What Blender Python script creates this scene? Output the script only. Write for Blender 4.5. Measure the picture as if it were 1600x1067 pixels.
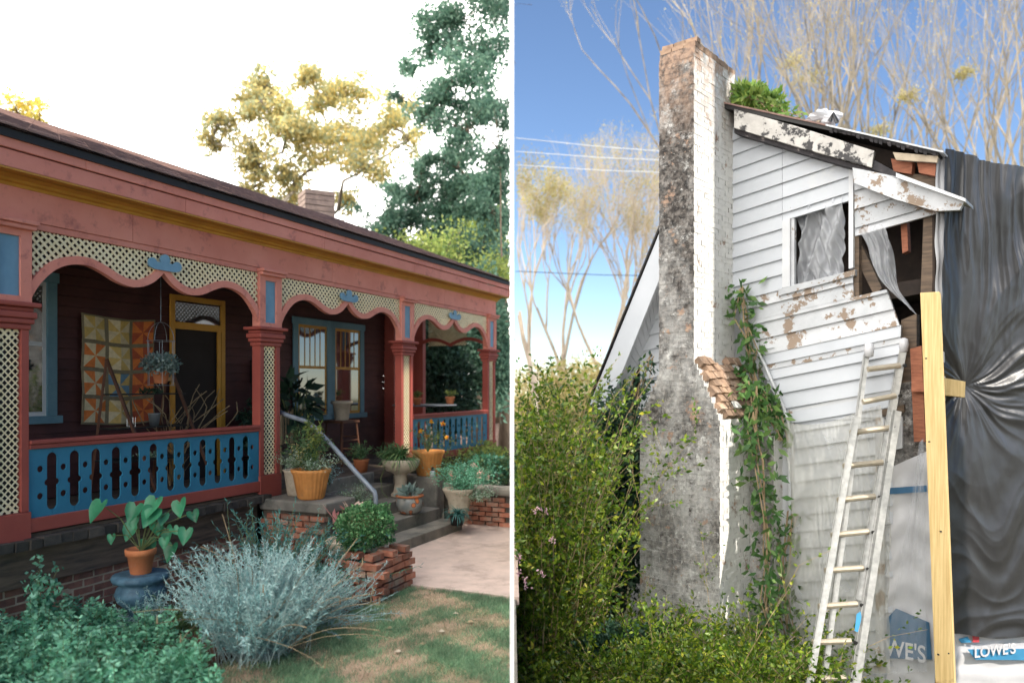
import bpy, math, random
import numpy as np
from mathutils import Vector, Matrix
from mathutils import noise as mnoise
from mathutils.geometry import tessellate_polygon

S = bpy.context.scene
for o in list(bpy.data.objects):
    bpy.data.objects.remove(o)
COL = S.collection
R = math.radians

# ------------------------------------------------------------------ camera
cam_d = bpy.data.cameras.new('camera')
cam = bpy.data.objects.new('camera', cam_d)
COL.objects.link(cam)
cam.location = (0, 0, 2.0)
cam.rotation_euler = (R(90), 0, 0)
cam_d.sensor_width = 36
cam_d.lens = 27.0
cam_d.shift_y = 68.5 / 1600
cam_d.clip_start = 0.05
cam_d.clip_end = 900
cam_d.dof.use_dof = True
cam_d.dof.focus_distance = 8.6
cam_d.dof.aperture_fstop = 0.8
S.camera = cam

# ------------------------------------------------------------------ light
SUN_B, SUN_E = 124.0, 40.0          # bearing clockwise from +Y, elevation
world = bpy.data.worlds.new('World')
S.world = world
world.use_nodes = True
wn = world.node_tree
wn.nodes.clear()
sky = wn.nodes.new('ShaderNodeTexSky')
sky.sky_type = 'NISHITA'
sky.sun_disc = False
sky.sun_elevation = R(SUN_E)
sky.sun_rotation = R(SUN_B)
sky.air_density = 0.8
sky.dust_density = 0.0
sky.ozone_density = 3.0
bgb = wn.nodes.new('ShaderNodeBackground')
bgb.inputs[1].default_value = 0.13
bgl = wn.nodes.new('ShaderNodeBackground')       # bright, thinly clouded sky over the left yard
bgl.inputs[0].default_value = (1.0, 0.98, 0.93, 1)
bgl.inputs[1].default_value = 2.9
tc = wn.nodes.new('ShaderNodeTexCoord')
sx = wn.nodes.new('ShaderNodeSeparateXYZ')
lt = wn.nodes.new('ShaderNodeMath'); lt.operation = 'GREATER_THAN'; lt.inputs[1].default_value = 0.0
mx = wn.nodes.new('ShaderNodeMixShader')
wo = wn.nodes.new('ShaderNodeOutputWorld')
wn.links.new(tc.outputs['Generated'], sx.inputs[0])
wn.links.new(sx.outputs['X'], lt.inputs[0])
wn.links.new(sky.outputs[0], bgb.inputs[0])
wn.links.new(lt.outputs[0], mx.inputs[0])
wn.links.new(bgl.outputs[0], mx.inputs[1])
wn.links.new(bgb.outputs[0], mx.inputs[2])
wn.links.new(mx.outputs[0], wo.inputs[0])

sun_d = bpy.data.lights.new('sun', 'SUN')
sun_d.energy = 3.6
sun_d.angle = R(0.53)
sun_d.color = (1.0, 0.93, 0.82)
sun = bpy.data.objects.new('sun', sun_d)
COL.objects.link(sun)
sv = Vector((math.sin(R(SUN_B)) * math.cos(R(SUN_E)), math.cos(R(SUN_B)) * math.cos(R(SUN_E)), math.sin(R(SUN_E))))
sun.rotation_euler = sv.to_track_quat('Z', 'Y').to_euler()
sun.location = sv * 60
S.view_settings.view_transform = 'Standard'
S.view_settings.look = 'None'
S.view_settings.exposure = 0.75
S.view_settings.gamma = 1.0
S.view_settings.use_curve_mapping = False

# ------------------------------------------------------------------ materials
def _nt(name):
    m = bpy.data.materials.new(name)
    m.use_nodes = True
    n = m.node_tree
    b = n.nodes['Principled BSDF']
    return m, n, b

def _noise(n, scale, detail=6, rough=0.6, stretch=None, coord='pos'):
    if coord == 'pos':
        g = n.nodes.new('ShaderNodeNewGeometry'); out = g.outputs['Position']
    else:
        g = n.nodes.new('ShaderNodeTexCoord'); out = g.outputs['Object']
    if stretch:
        mp = n.nodes.new('ShaderNodeMapping')
        mp.inputs['Scale'].default_value = stretch
        n.links.new(out, mp.inputs[0]); out = mp.outputs[0]
    t = n.nodes.new('ShaderNodeTexNoise')
    t.inputs['Scale'].default_value = scale
    t.inputs['Detail'].default_value = detail
    t.inputs['Roughness'].default_value = rough
    n.links.new(out, t.inputs['Vector'])
    return t.outputs['Fac']

def _ramp(n, fac, stops):
    r = n.nodes.new('ShaderNodeValToRGB')
    e = r.color_ramp.elements
    while len(e) < len(stops): e.new(0.5)
    for k, (p, c) in enumerate(stops):
        e[k].position = p
        e[k].color = (c[0], c[1], c[2], 1)
    n.links.new(fac, r.inputs[0])
    return r.outputs[0]

def _mix(n, fac, a, b, mode='MIX'):
    m = n.nodes.new('ShaderNodeMix'); m.data_type = 'RGBA'; m.blend_type = mode
    for s, v in ((0, fac), (6, a), (7, b)):
        if isinstance(v, (int, float)): m.inputs[s].default_value = v
        elif isinstance(v, tuple): m.inputs[s].default_value = (v[0], v[1], v[2], 1)
        else: n.links.new(v, m.inputs[s])
    return m.outputs[2]

def mat(name, c1, c2=None, scale=4, rough=0.7, bump=0.15, bscale=60, spec=0.3, metal=0.0, var=0.15,
        dirt=None, dscale=3, dlo=0.55, dhi=0.7, stretch=None, coord='pos', bdist=0.01):
    m, n, b = _nt(name)
    c2 = c2 or tuple(x * 0.75 for x in c1)
    col = _ramp(n, _noise(n, scale, stretch=stretch, coord=coord), [(0.3, c2), (0.7, c1)])
    if dirt:
        f = _ramp(n, _noise(n, dscale, 8, 0.7), [(dlo, (0, 0, 0)), (dhi, (1, 1, 1))])
        col = _mix(n, f, col, dirt)
    if var:
        oi = n.nodes.new('ShaderNodeObjectInfo')
        v = _ramp(n, oi.outputs['Random'], [(0, (1 - var,) * 3), (1, (1 + var * 0.6, 1 + var * 0.5, 1 + var * 0.45))])
        col = _mix(n, 1.0, col, v, 'MULTIPLY')
    n.links.new(col, b.inputs['Base Color'])
    b.inputs['Roughness'].default_value = rough
    b.inputs['Specular IOR Level'].default_value = spec
    b.inputs['Metallic'].default_value = metal
    if bump:
        bp = n.nodes.new('ShaderNodeBump')
        bp.inputs['Strength'].default_value = bump
        bp.inputs['Distance'].default_value = bdist
        n.links.new(_noise(n, bscale, 5, stretch=stretch, coord=coord), bp.inputs['Height'])
        n.links.new(bp.outputs[0], b.inputs['Normal'])
    return m

def leafmat(name, cols, trans=0.35, rough=0.5, clump=1.2, spec=0.35):
    m, n, b = _nt(name)
    at = n.nodes.new('ShaderNodeAttribute'); at.attribute_name = 'rnd'
    k = len(cols)
    col = _ramp(n, at.outputs['Fac'], [(i / max(1, k - 1), c) for i, c in enumerate(cols)])
    cl = _ramp(n, _noise(n, clump, 3), [(0.35, (0.65,) * 3), (0.65, (1.2,) * 3)])
    col = _mix(n, 1.0, col, cl, 'MULTIPLY')
    n.links.new(col, b.inputs['Base Color'])
    b.inputs['Roughness'].default_value = rough
    b.inputs['Specular IOR Level'].default_value = spec
    tr = n.nodes.new('ShaderNodeBsdfTranslucent')
    n.links.new(col, tr.inputs[0])
    ms = n.nodes.new('ShaderNodeMixShader'); ms.inputs[0].default_value = trans
    n.links.new(b.outputs[0], ms.inputs[1]); n.links.new(tr.outputs[0], ms.inputs[2])
    n.links.new(ms.outputs[0], n.nodes['Material Output'].inputs[0])
    return m

def sheetmat(name, tint=(0.8, 0.82, 0.85), opac=0.35, rough=0.25):
    m, n, b = _nt(name)
    b.inputs['Base Color'].default_value = (*tint, 1)
    b.inputs['Roughness'].default_value = rough
    b.inputs['Specular IOR Level'].default_value = 0.8
    tr = n.nodes.new('ShaderNodeBsdfTransparent')
    tl = n.nodes.new('ShaderNodeBsdfTranslucent'); tl.inputs[0].default_value = (*tint, 1)
    m0 = n.nodes.new('ShaderNodeMixShader'); m0.inputs[0].default_value = 0.4
    n.links.new(b.outputs[0], m0.inputs[1]); n.links.new(tl.outputs[0], m0.inputs[2])
    ms = n.nodes.new('ShaderNodeMixShader')
    f = _ramp(n, _noise(n, 1.5, 3), [(0.3, (opac * 0.7,) * 3), (0.75, (min(1, opac * 1.5),) * 3)])
    n.links.new(f, ms.inputs[0])
    n.links.new(tr.outputs[0], ms.inputs[1]); n.links.new(m0.outputs[0], ms.inputs[2])
    n.links.new(ms.outputs[0], n.nodes['Material Output'].inputs[0])
    return m

def glassmat(name, tint=(0.02, 0.025, 0.03)):
    m, n, b = _nt(name)
    b.inputs['Base Color'].default_value = (*tint, 1)
    b.inputs['Roughness'].default_value = 0.04
    b.inputs['Specular IOR Level'].default_value = 1.0
    b.inputs['IOR'].default_value = 1.8
    return m

M = {}
M['red'] = mat('red_paint', (0.37, 0.085, 0.062), (0.29, 0.062, 0.048), 2.5, 0.55, 0.12, 90, dirt=(0.30, 0.07, 0.055), dscale=6, dlo=0.6, dhi=0.8, var=0.06)
M['pink'] = mat('faded_red_paint', (0.78, 0.31, 0.235), (0.66, 0.225, 0.165), 1.3, 0.6, 0.12, 120, dirt=(0.36, 0.11, 0.095), dscale=5, dlo=0.55, dhi=0.75, var=0.06)
M['ochre'] = mat('ochre_paint', (0.62, 0.31, 0.045), (0.50, 0.23, 0.03), 3, 0.5, 0.08, 60)
M['cream'] = mat('cream_lattice_paint', (0.98, 0.87, 0.60), (0.92, 0.78, 0.49), 6, 0.6, 0.1, 90, dirt=(0.45, 0.33, 0.18), dscale=9, dlo=0.68, dhi=0.82)
M['blue'] = mat('blue_paint', (0.035, 0.21, 0.33), (0.025, 0.16, 0.26), 2.2, 0.5, 0.08, 80, dirt=(0.05, 0.17, 0.26), dscale=8, dlo=0.6, dhi=0.8, var=0.08)
M['blue_pale'] = mat('pale_blue_paint', (0.20, 0.38, 0.52), (0.14, 0.30, 0.43), 5, 0.45, 0.08, 80)
M['blue_trim'] = mat('blue_grey_trim', (0.14, 0.26, 0.32), (0.09, 0.19, 0.25), 4, 0.55, 0.1, 60)
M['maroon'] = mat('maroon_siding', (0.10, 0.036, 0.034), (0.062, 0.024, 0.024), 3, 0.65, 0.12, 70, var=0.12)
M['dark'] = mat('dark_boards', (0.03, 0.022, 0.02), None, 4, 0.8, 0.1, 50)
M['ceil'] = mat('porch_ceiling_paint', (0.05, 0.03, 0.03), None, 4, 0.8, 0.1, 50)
M['shingle'] = mat('asphalt_shingles', (0.30, 0.19, 0.16), (0.17, 0.11, 0.10), 9, 0.9, 0.5, 200, var=0.1)
M['drip'] = mat('dark_drip_edge', (0.02, 0.018, 0.018), None, 4, 0.5, 0.05)
M['brick'] = mat('old_brick', (0.36, 0.17, 0.12), (0.22, 0.11, 0.085), 9, 0.85, 0.5, 90, var=0.35, dirt=(0.10, 0.07, 0.06), dscale=5, dlo=0.5, dhi=0.75)
M['brickor'] = mat('orange_brick', (0.50, 0.20, 0.12), (0.30, 0.115, 0.075), 10, 0.85, 0.6, 90, var=0.4, dirt=(0.30, 0.24, 0.19), dscale=5, dlo=0.48, dhi=0.62)
M['brickdk'] = mat('dark_weathered_brick', (0.10, 0.085, 0.07), (0.05, 0.045, 0.04), 8, 0.9, 0.6, 70, var=0.3)
M['crownbrick'] = mat('tan_crown_brick', (0.40, 0.275, 0.19), (0.20, 0.135, 0.10), 8, 0.9, 0.5, 60, var=0.3, dirt=(0.55, 0.45, 0.36), dscale=7, dlo=0.55, dhi=0.7)
M['rchim'] = mat('sooty_brick', (0.36, 0.27, 0.22), (0.20, 0.15, 0.13), 8, 0.9, 0.5, 60)
M['mortar'] = mat('mortar', (0.52, 0.43, 0.31), (0.38, 0.30, 0.21), 14, 0.9, 0.5, 110)
M['mortdk'] = mat('dark_mortar', (0.16, 0.13, 0.10), (0.08, 0.07, 0.06), 14, 0.9, 0.5, 110)
M['board'] = mat('weathered_board', (0.19, 0.135, 0.095), (0.07, 0.055, 0.045), 3, 0.85, 0.4, 30, stretch=(1, 1, 9), var=0.1)
M['conc'] = mat('old_concrete', (0.30, 0.27, 0.225), (0.16, 0.15, 0.13), 3, 0.9, 0.5, 80, dirt=(0.075, 0.078, 0.065), dscale=2.5, dlo=0.5, dhi=0.7)
M['path'] = mat('concrete_path_paint', (0.68, 0.52, 0.44), (0.52, 0.40, 0.34), 3.2, 0.9, 0.35, 130, dirt=(0.24, 0.18, 0.15), dscale=1.8, dlo=0.5, dhi=0.8)
M['stone'] = mat('cast_stone', (0.60, 0.50, 0.38), (0.38, 0.31, 0.23), 9, 0.85, 0.4, 60, dirt=(0.16, 0.15, 0.11), dscale=9, dlo=0.55, dhi=0.75)
M['terra'] = mat('terracotta', (0.52, 0.185, 0.075), (0.40, 0.13, 0.055), 8, 0.75, 0.2, 60, dirt=(0.40, 0.27, 0.20), dscale=12, dlo=0.62, dhi=0.78)
M['orpot'] = mat('orange_ribbed_clay', (0.72, 0.31, 0.09), (0.55, 0.22, 0.06), 8, 0.7, 0.2, 60, dirt=(0.35, 0.20, 0.10), dscale=9, dlo=0.58, dhi=0.75)
M['blueurn'] = mat('blue_painted_urn', (0.10, 0.20, 0.27), (0.03, 0.07, 0.11), 12, 0.5, 0.3, 60)
M['blackpl'] = mat('black_plastic', (0.012, 0.012, 0.013), None, 4, 0.4, 0.02)
M['pipe'] = mat('painted_pipe', (0.27, 0.31, 0.36), (0.17, 0.19, 0.22), 12, 0.4, 0.15, 50, spec=0.5, dirt=(0.10, 0.08, 0.07), dscale=14, dlo=0.6, dhi=0.72)
M['soil'] = mat('soil', (0.11, 0.06, 0.04), (0.045, 0.028, 0.02), 9, 0.95, 0.8, 40, bdist=0.03)
M['lawn'] = mat('dry_lawn_soil', (0.52, 0.37, 0.27), (0.30, 0.21, 0.15), 3.5, 0.95, 0.8, 60, bdist=0.02, dirt=(0.12, 0.15, 0.07), dscale=2.2, dlo=0.45, dhi=0.62)
M['lower'] = mat('leafy_ground', (0.10, 0.09, 0.04), (0.05, 0.055, 0.02), 3, 0.95, 0.8, 30, bdist=0.03)
M['bark'] = mat('bark', (0.20, 0.15, 0.11), (0.10, 0.075, 0.055), 6, 0.9, 0.6, 20, stretch=(3, 3, 0.6), bdist=0.03)
M['palebark'] = mat('pale_lit_bark', (0.40, 0.345, 0.27), (0.13, 0.115, 0.095), 1.2, 0.85, 0.3, 15)
M['twig'] = mat('ochre_twigs', (0.52, 0.44, 0.35), (0.36, 0.30, 0.24), 2, 0.85, 0.0)
M['stem'] = mat('green_stem', (0.16, 0.20, 0.07), (0.10, 0.12, 0.05), 6, 0.6, 0.0)
M['drystem'] = mat('dry_stem', (0.40, 0.30, 0.18), (0.24, 0.17, 0.10), 6, 0.8, 0.0)
M['wood'] = mat('brown_wood', (0.16, 0.07, 0.04), (0.09, 0.04, 0.025), 5, 0.55, 0.15, 30, stretch=(4, 4, 0.5))
M['iron'] = mat('dark_iron', (0.05, 0.05, 0.05), None, 6, 0.5, 0.1, 40, metal=0.6)
M['galv'] = mat('galvanised_metal', (0.45, 0.48, 0.50), (0.30, 0.33, 0.35), 10, 0.4, 0.1, 40, metal=0.7)
M['glass'] = glassmat('window_glass')
M['whpaint'] = mat('white_house_paint', (0.60, 0.61, 0.63), (0.50, 0.51, 0.535), 3, 0.6, 0.1, 50, var=0.05)
M['vinyl'] = mat('white_vinyl_siding', (0.48, 0.50, 0.535), (0.42, 0.44, 0.475), 2, 0.45, 0.04, 40, var=0.04, dirt=(0.55, 0.54, 0.50), dscale=1.5, dlo=0.6, dhi=0.85)
M['peel'] = mat('peeling_white_paint', (0.55, 0.565, 0.59), (0.42, 0.435, 0.46), 4, 0.7, 0.5, 30, dirt=(0.25, 0.19, 0.145), dscale=3.2, dlo=0.545, dhi=0.56, stretch=(1, 1, 1))
M['scorch'] = mat('scorched_peeling_rake', (0.60, 0.58, 0.55), (0.42, 0.40, 0.38), 5, 0.8, 0.6, 30, dirt=(0.06, 0.058, 0.06), dscale=4.5, dlo=0.50, dhi=0.54)
M['burnt'] = mat('burnt_wood', (0.05, 0.045, 0.05), (0.02, 0.02, 0.022), 7, 0.8, 0.7, 30, dirt=(0.25, 0.22, 0.21), dscale=7, dlo=0.62, dhi=0.68)
M['lumber'] = mat('red_brown_lumber', (0.36, 0.14, 0.08), (0.20, 0.075, 0.045), 7, 0.8, 0.4, 30, stretch=(1, 1, 5))
M['newwood'] = mat('fresh_pine_timber', (0.80, 0.60, 0.30), (0.55, 0.37, 0.15), 3, 0.65, 0.3, 40, stretch=(18, 18, 0.6), var=0.0, dirt=(0.36, 0.22, 0.09), dscale=2.2, dlo=0.62, dhi=0.72)
M['alu'] = mat('aluminium', (0.48, 0.475, 0.46), (0.30, 0.30, 0.29), 14, 0.38, 0.1, 60, metal=0.65, spec=0.5, var=0.0)
M['rung'] = mat('dull_aluminium_rung', (0.48, 0.42, 0.33), (0.34, 0.30, 0.24), 14, 0.5, 0.1, 60, metal=0.35, var=0.05)
M['tarp'] = mat('black_plastic_tarp', (0.034, 0.034, 0.037), (0.026, 0.026, 0.029), 2, 0.40, 0.3, 12, spec=0.55, bdist=0.006)
M['wrap'] = mat('white_house_wrap', (0.62, 0.62, 0.64), (0.54, 0.54, 0.57), 3, 0.45, 0.2, 6, bdist=0.02)
M['wrapblue'] = mat('printed_blue_ink', (0.06, 0.28, 0.50), (0.05, 0.24, 0.44), 6, 0.5, 0.0)
M['wrapdk'] = mat('printed_navy_ink', (0.05, 0.14, 0.26), (0.04, 0.11, 0.2), 6, 0.5, 0.0)
M['wrapred'] = mat('printed_red_ink', (0.6, 0.08, 0.1), None, 6, 0.5, 0.0)
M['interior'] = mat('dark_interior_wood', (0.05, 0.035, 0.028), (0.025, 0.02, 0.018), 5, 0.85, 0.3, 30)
M['sheet'] = sheetmat('clear_plastic_sheet', (0.85, 0.87, 0.92), 0.42, 0.2)
M['sheet2'] = sheetmat('yellowed_plastic_sheet', (0.74, 0.72, 0.64), 0.34, 0.3)
M['polepaint'] = mat('white_pole_paint', (0.93, 0.93, 0.92), (0.90, 0.90, 0.89), 4, 0.5, 0.02, 60)

def chimney_mat():
    m, n, b = _nt('painted_weathered_brick')
    base = _ramp(n, _noise(n, 4, 6), [(0.3, (0.72, 0.71, 0.69)), (0.7, (0.86, 0.85, 0.82))])
    # black algae staining, strongest on the damp face that looks away from the house front
    st = _ramp(n, _noise(n, 4.5, 14, 0.9), [(0.35, (0.15,) * 3), (0.46, (1, 1, 1))])
    g = n.nodes.new('ShaderNodeNewGeometry')
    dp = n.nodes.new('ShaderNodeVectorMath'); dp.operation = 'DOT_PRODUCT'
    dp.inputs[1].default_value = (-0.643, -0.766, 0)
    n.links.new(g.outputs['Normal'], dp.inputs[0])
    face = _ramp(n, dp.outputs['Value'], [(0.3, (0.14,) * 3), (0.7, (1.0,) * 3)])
    sp = n.nodes.new('ShaderNodeSeparateXYZ'); n.links.new(g.outputs['Position'], sp.inputs[0])
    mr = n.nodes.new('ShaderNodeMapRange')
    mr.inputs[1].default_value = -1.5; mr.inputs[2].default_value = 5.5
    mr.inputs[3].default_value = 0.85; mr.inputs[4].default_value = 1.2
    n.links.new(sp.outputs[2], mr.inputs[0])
    st2 = _ramp(n, _noise(n, 1.6, 8, 0.7, stretch=(1, 1, 0.55)), [(0.38, (0.62,) * 3), (0.60, (1.0,) * 3)])
    st = _mix(n, 1.0, st, st2, 'MULTIPLY')
    spk = _ramp(n, _noise(n, 9, 6, 0.8), [(0.55, (0, 0, 0)), (0.66, (1, 1, 1))])
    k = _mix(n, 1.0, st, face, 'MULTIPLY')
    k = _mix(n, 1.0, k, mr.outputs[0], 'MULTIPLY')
    stain = _ramp(n, _noise(n, 16, 6), [(0.38, (0.022, 0.02, 0.02)), (0.50, (0.075, 0.066, 0.06)), (0.66, (0.19, 0.17, 0.155))])
    col = _mix(n, k, base, stain)
    col = _mix(n, _mix(n, 1.0, spk, face, 'MULTIPLY'), col, (0.05, 0.043, 0.04))
    wsp = _ramp(n, _noise(n, 11, 8, 0.8), [(0.60, (0, 0, 0)), (0.68, (0.8,) * 3)])
    col = _mix(n, wsp, col, base)
    # bare brick where the paint has gone: top courses and scattered patches
    pf = _ramp(n, _noise(n, 3.4, 9, 0.75), [(0.585, (0, 0, 0)), (0.62, (1, 1, 1))])
    mr2 = n.nodes.new('ShaderNodeMapRange')
    mr2.inputs[1].default_value = 5.3; mr2.inputs[2].default_value = 6.6
    mr2.inputs[3].default_value = 0.0; mr2.inputs[4].default_value = 1.0
    n.links.new(sp.outputs[2], mr2.inputs[0])
    nz = _ramp(n, _noise(n, 6, 8, 0.8), [(0.40, (0, 0, 0)), (0.56, (1, 1, 1))])
    tp = _mix(n, 1.0, nz, mr2.outputs[0], 'MULTIPLY')
    pf = _mix(n, 1.0, pf, tp, 'SCREEN')
    bk = _ramp(n, _noise(n, 12, 5), [(0.3, (0.20, 0.13, 0.10)), (0.7, (0.42, 0.29, 0.21))])
    col = _mix(n, pf, col, bk)
    n.links.new(col, b.inputs['Base Color'])
    b.inputs['Roughness'].default_value = 0.85
    b.inputs['Specular IOR Level'].default_value = 0.2
    bp = n.nodes.new('ShaderNodeBump'); bp.inputs['Strength'].default_value = 0.7; bp.inputs['Distance'].default_value = 0.015
    n.links.new(_noise(n, 30, 6, 0.7), bp.inputs['Height']); n.links.new(bp.outputs[0], b.inputs['Normal'])
    return m
M['chim'] = chimney_mat()

L = {}
L['golden'] = leafmat('golden_backlit_leaves', [(0.36, 0.42, 0.28), (0.50, 0.50, 0.26), (0.80, 0.64, 0.24), (0.88, 0.74, 0.36)], 0.55, clump=0.35)  # backlight glow and haze put into these pale golden colours
L['yellow'] = leafmat('yellow_leaves', [(0.40, 0.40, 0.08), (0.80, 0.62, 0.10), (0.9, 0.7, 0.2)], 0.5)
L['teal'] = leafmat('blue_green_tree_leaves', [(0.07, 0.15, 0.11), (0.12, 0.24, 0.17), (0.20, 0.33, 0.23)], 0.45, clump=0.5)
L['mid'] = leafmat('mid_green_leaves', [(0.05, 0.11, 0.05), (0.10, 0.19, 0.08), (0.20, 0.30, 0.12)], 0.35)
L['lime'] = leafmat('lime_leaves', [(0.14, 0.22, 0.06), (0.30, 0.38, 0.10), (0.42, 0.45, 0.12)], 0.45)
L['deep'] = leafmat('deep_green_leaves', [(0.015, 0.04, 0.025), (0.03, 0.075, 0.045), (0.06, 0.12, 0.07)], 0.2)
L['mint'] = leafmat('mint_leaves', [(0.08, 0.29, 0.16), (0.18, 0.48, 0.29), (0.33, 0.64, 0.46)], 0.3, clump=4)
L['silver'] = leafmat('silver_leaves', [(0.15, 0.33, 0.33), (0.33, 0.54, 0.53), (0.60, 0.78, 0.75)], 0.3, clump=4)
L['tealbed'] = leafmat('teal_feathery_leaves', [(0.04, 0.16, 0.15), (0.07, 0.24, 0.22), (0.13, 0.34, 0.31)], 0.25, clump=4)
L['box'] = leafmat('boxwood_leaves', [(0.04, 0.14, 0.05), (0.09, 0.24, 0.09), (0.22, 0.38, 0.17)], 0.25, clump=6)
L['phil'] = leafmat('heart_leaves', [(0.03, 0.16, 0.08), (0.05, 0.24, 0.12), (0.10, 0.32, 0.18)], 0.25, 0.35, clump=5)
L['pinkleaf'] = leafmat('pink_leaves', [(0.72, 0.22, 0.20), (0.82, 0.42, 0.36), (0.80, 0.62, 0.50)], 0.35, clump=5)
L['spider'] = leafmat('spider_leaves', [(0.07, 0.19, 0.07), (0.14, 0.29, 0.11), (0.45, 0.50, 0.20)], 0.3, clump=5)
L['olive'] = leafmat('sunlit_glossy_leaves', [(0.03, 0.08, 0.01), (0.08, 0.16, 0.015), (0.25, 0.34, 0.028), (0.58, 0.50, 0.06)], 0.35, 0.4, clump=2, spec=0.5)  # brightest yellow stops put sun highlights into the leaf colour
L['vine'] = leafmat('vine_leaves', [(0.04, 0.11, 0.03), (0.08, 0.18, 0.05), (0.16, 0.26, 0.07)], 0.3, 0.45, clump=3)
L['roofsh'] = leafmat('roof_shrub_leaves', [(0.08, 0.18, 0.03), (0.16, 0.27, 0.05), (0.28, 0.36, 0.08)], 0.35, clump=3)
L['grass'] = leafmat('grass_blades', [(0.10, 0.22, 0.12), (0.19, 0.34, 0.19), (0.34, 0.45, 0.27)], 0.3, clump=2.5)
L['drygrass'] = leafmat('dry_grass_blades', [(0.55, 0.42, 0.27), (0.68, 0.54, 0.38), (0.42, 0.32, 0.20)], 0.3, clump=2.5)
L['spray'] = leafmat('pale_spray_leaves', [(0.16, 0.26, 0.16), (0.26, 0.37, 0.24), (0.55, 0.62, 0.52)], 0.3, clump=5)
L['ochreleaf'] = leafmat('last_ochre_leaves', [(0.42, 0.36, 0.16), (0.52, 0.42, 0.20), (0.36, 0.36, 0.10)], 0.4, clump=0.6)
L['fleaf'] = leafmat('grey_green_leaves', [(0.14, 0.22, 0.19), (0.24, 0.33, 0.29), (0.36, 0.44, 0.40)], 0.25, clump=6)
L['flower'] = leafmat('orange_flower_petals', [(0.75, 0.18, 0.02), (0.85, 0.40, 0.03), (0.8, 0.6, 0.08)], 0.3, clump=6)
L['mauve'] = leafmat('mauve_flower_petals', [(0.6, 0.35, 0.42), (0.7, 0.45, 0.5)], 0.3, clump=6)

# ------------------------------------------------------------------ helpers
def tagp(o, label=None, cat=None, group=None, kind=None):
    if label: o['label'] = label
    if cat: o['category'] = cat
    if group: o['group'] = group
    if kind: o['kind'] = kind
    return o

def thing(name, label, cat, loc=(0, 0, 0), rotz=0.0, group=None):
    o = bpy.data.objects.new(name, None)
    COL.objects.link(o)
    o.location = loc; o.rotation_euler = (0, 0, rotz)
    o.empty_display_size = 0.1
    return tagp(o, label, cat, group)

def wmat(o):
    m = Matrix.Translation(o.location) @ o.rotation_euler.to_matrix().to_4x4()
    return wmat(o.parent) @ m if o.parent is not None else m

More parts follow.
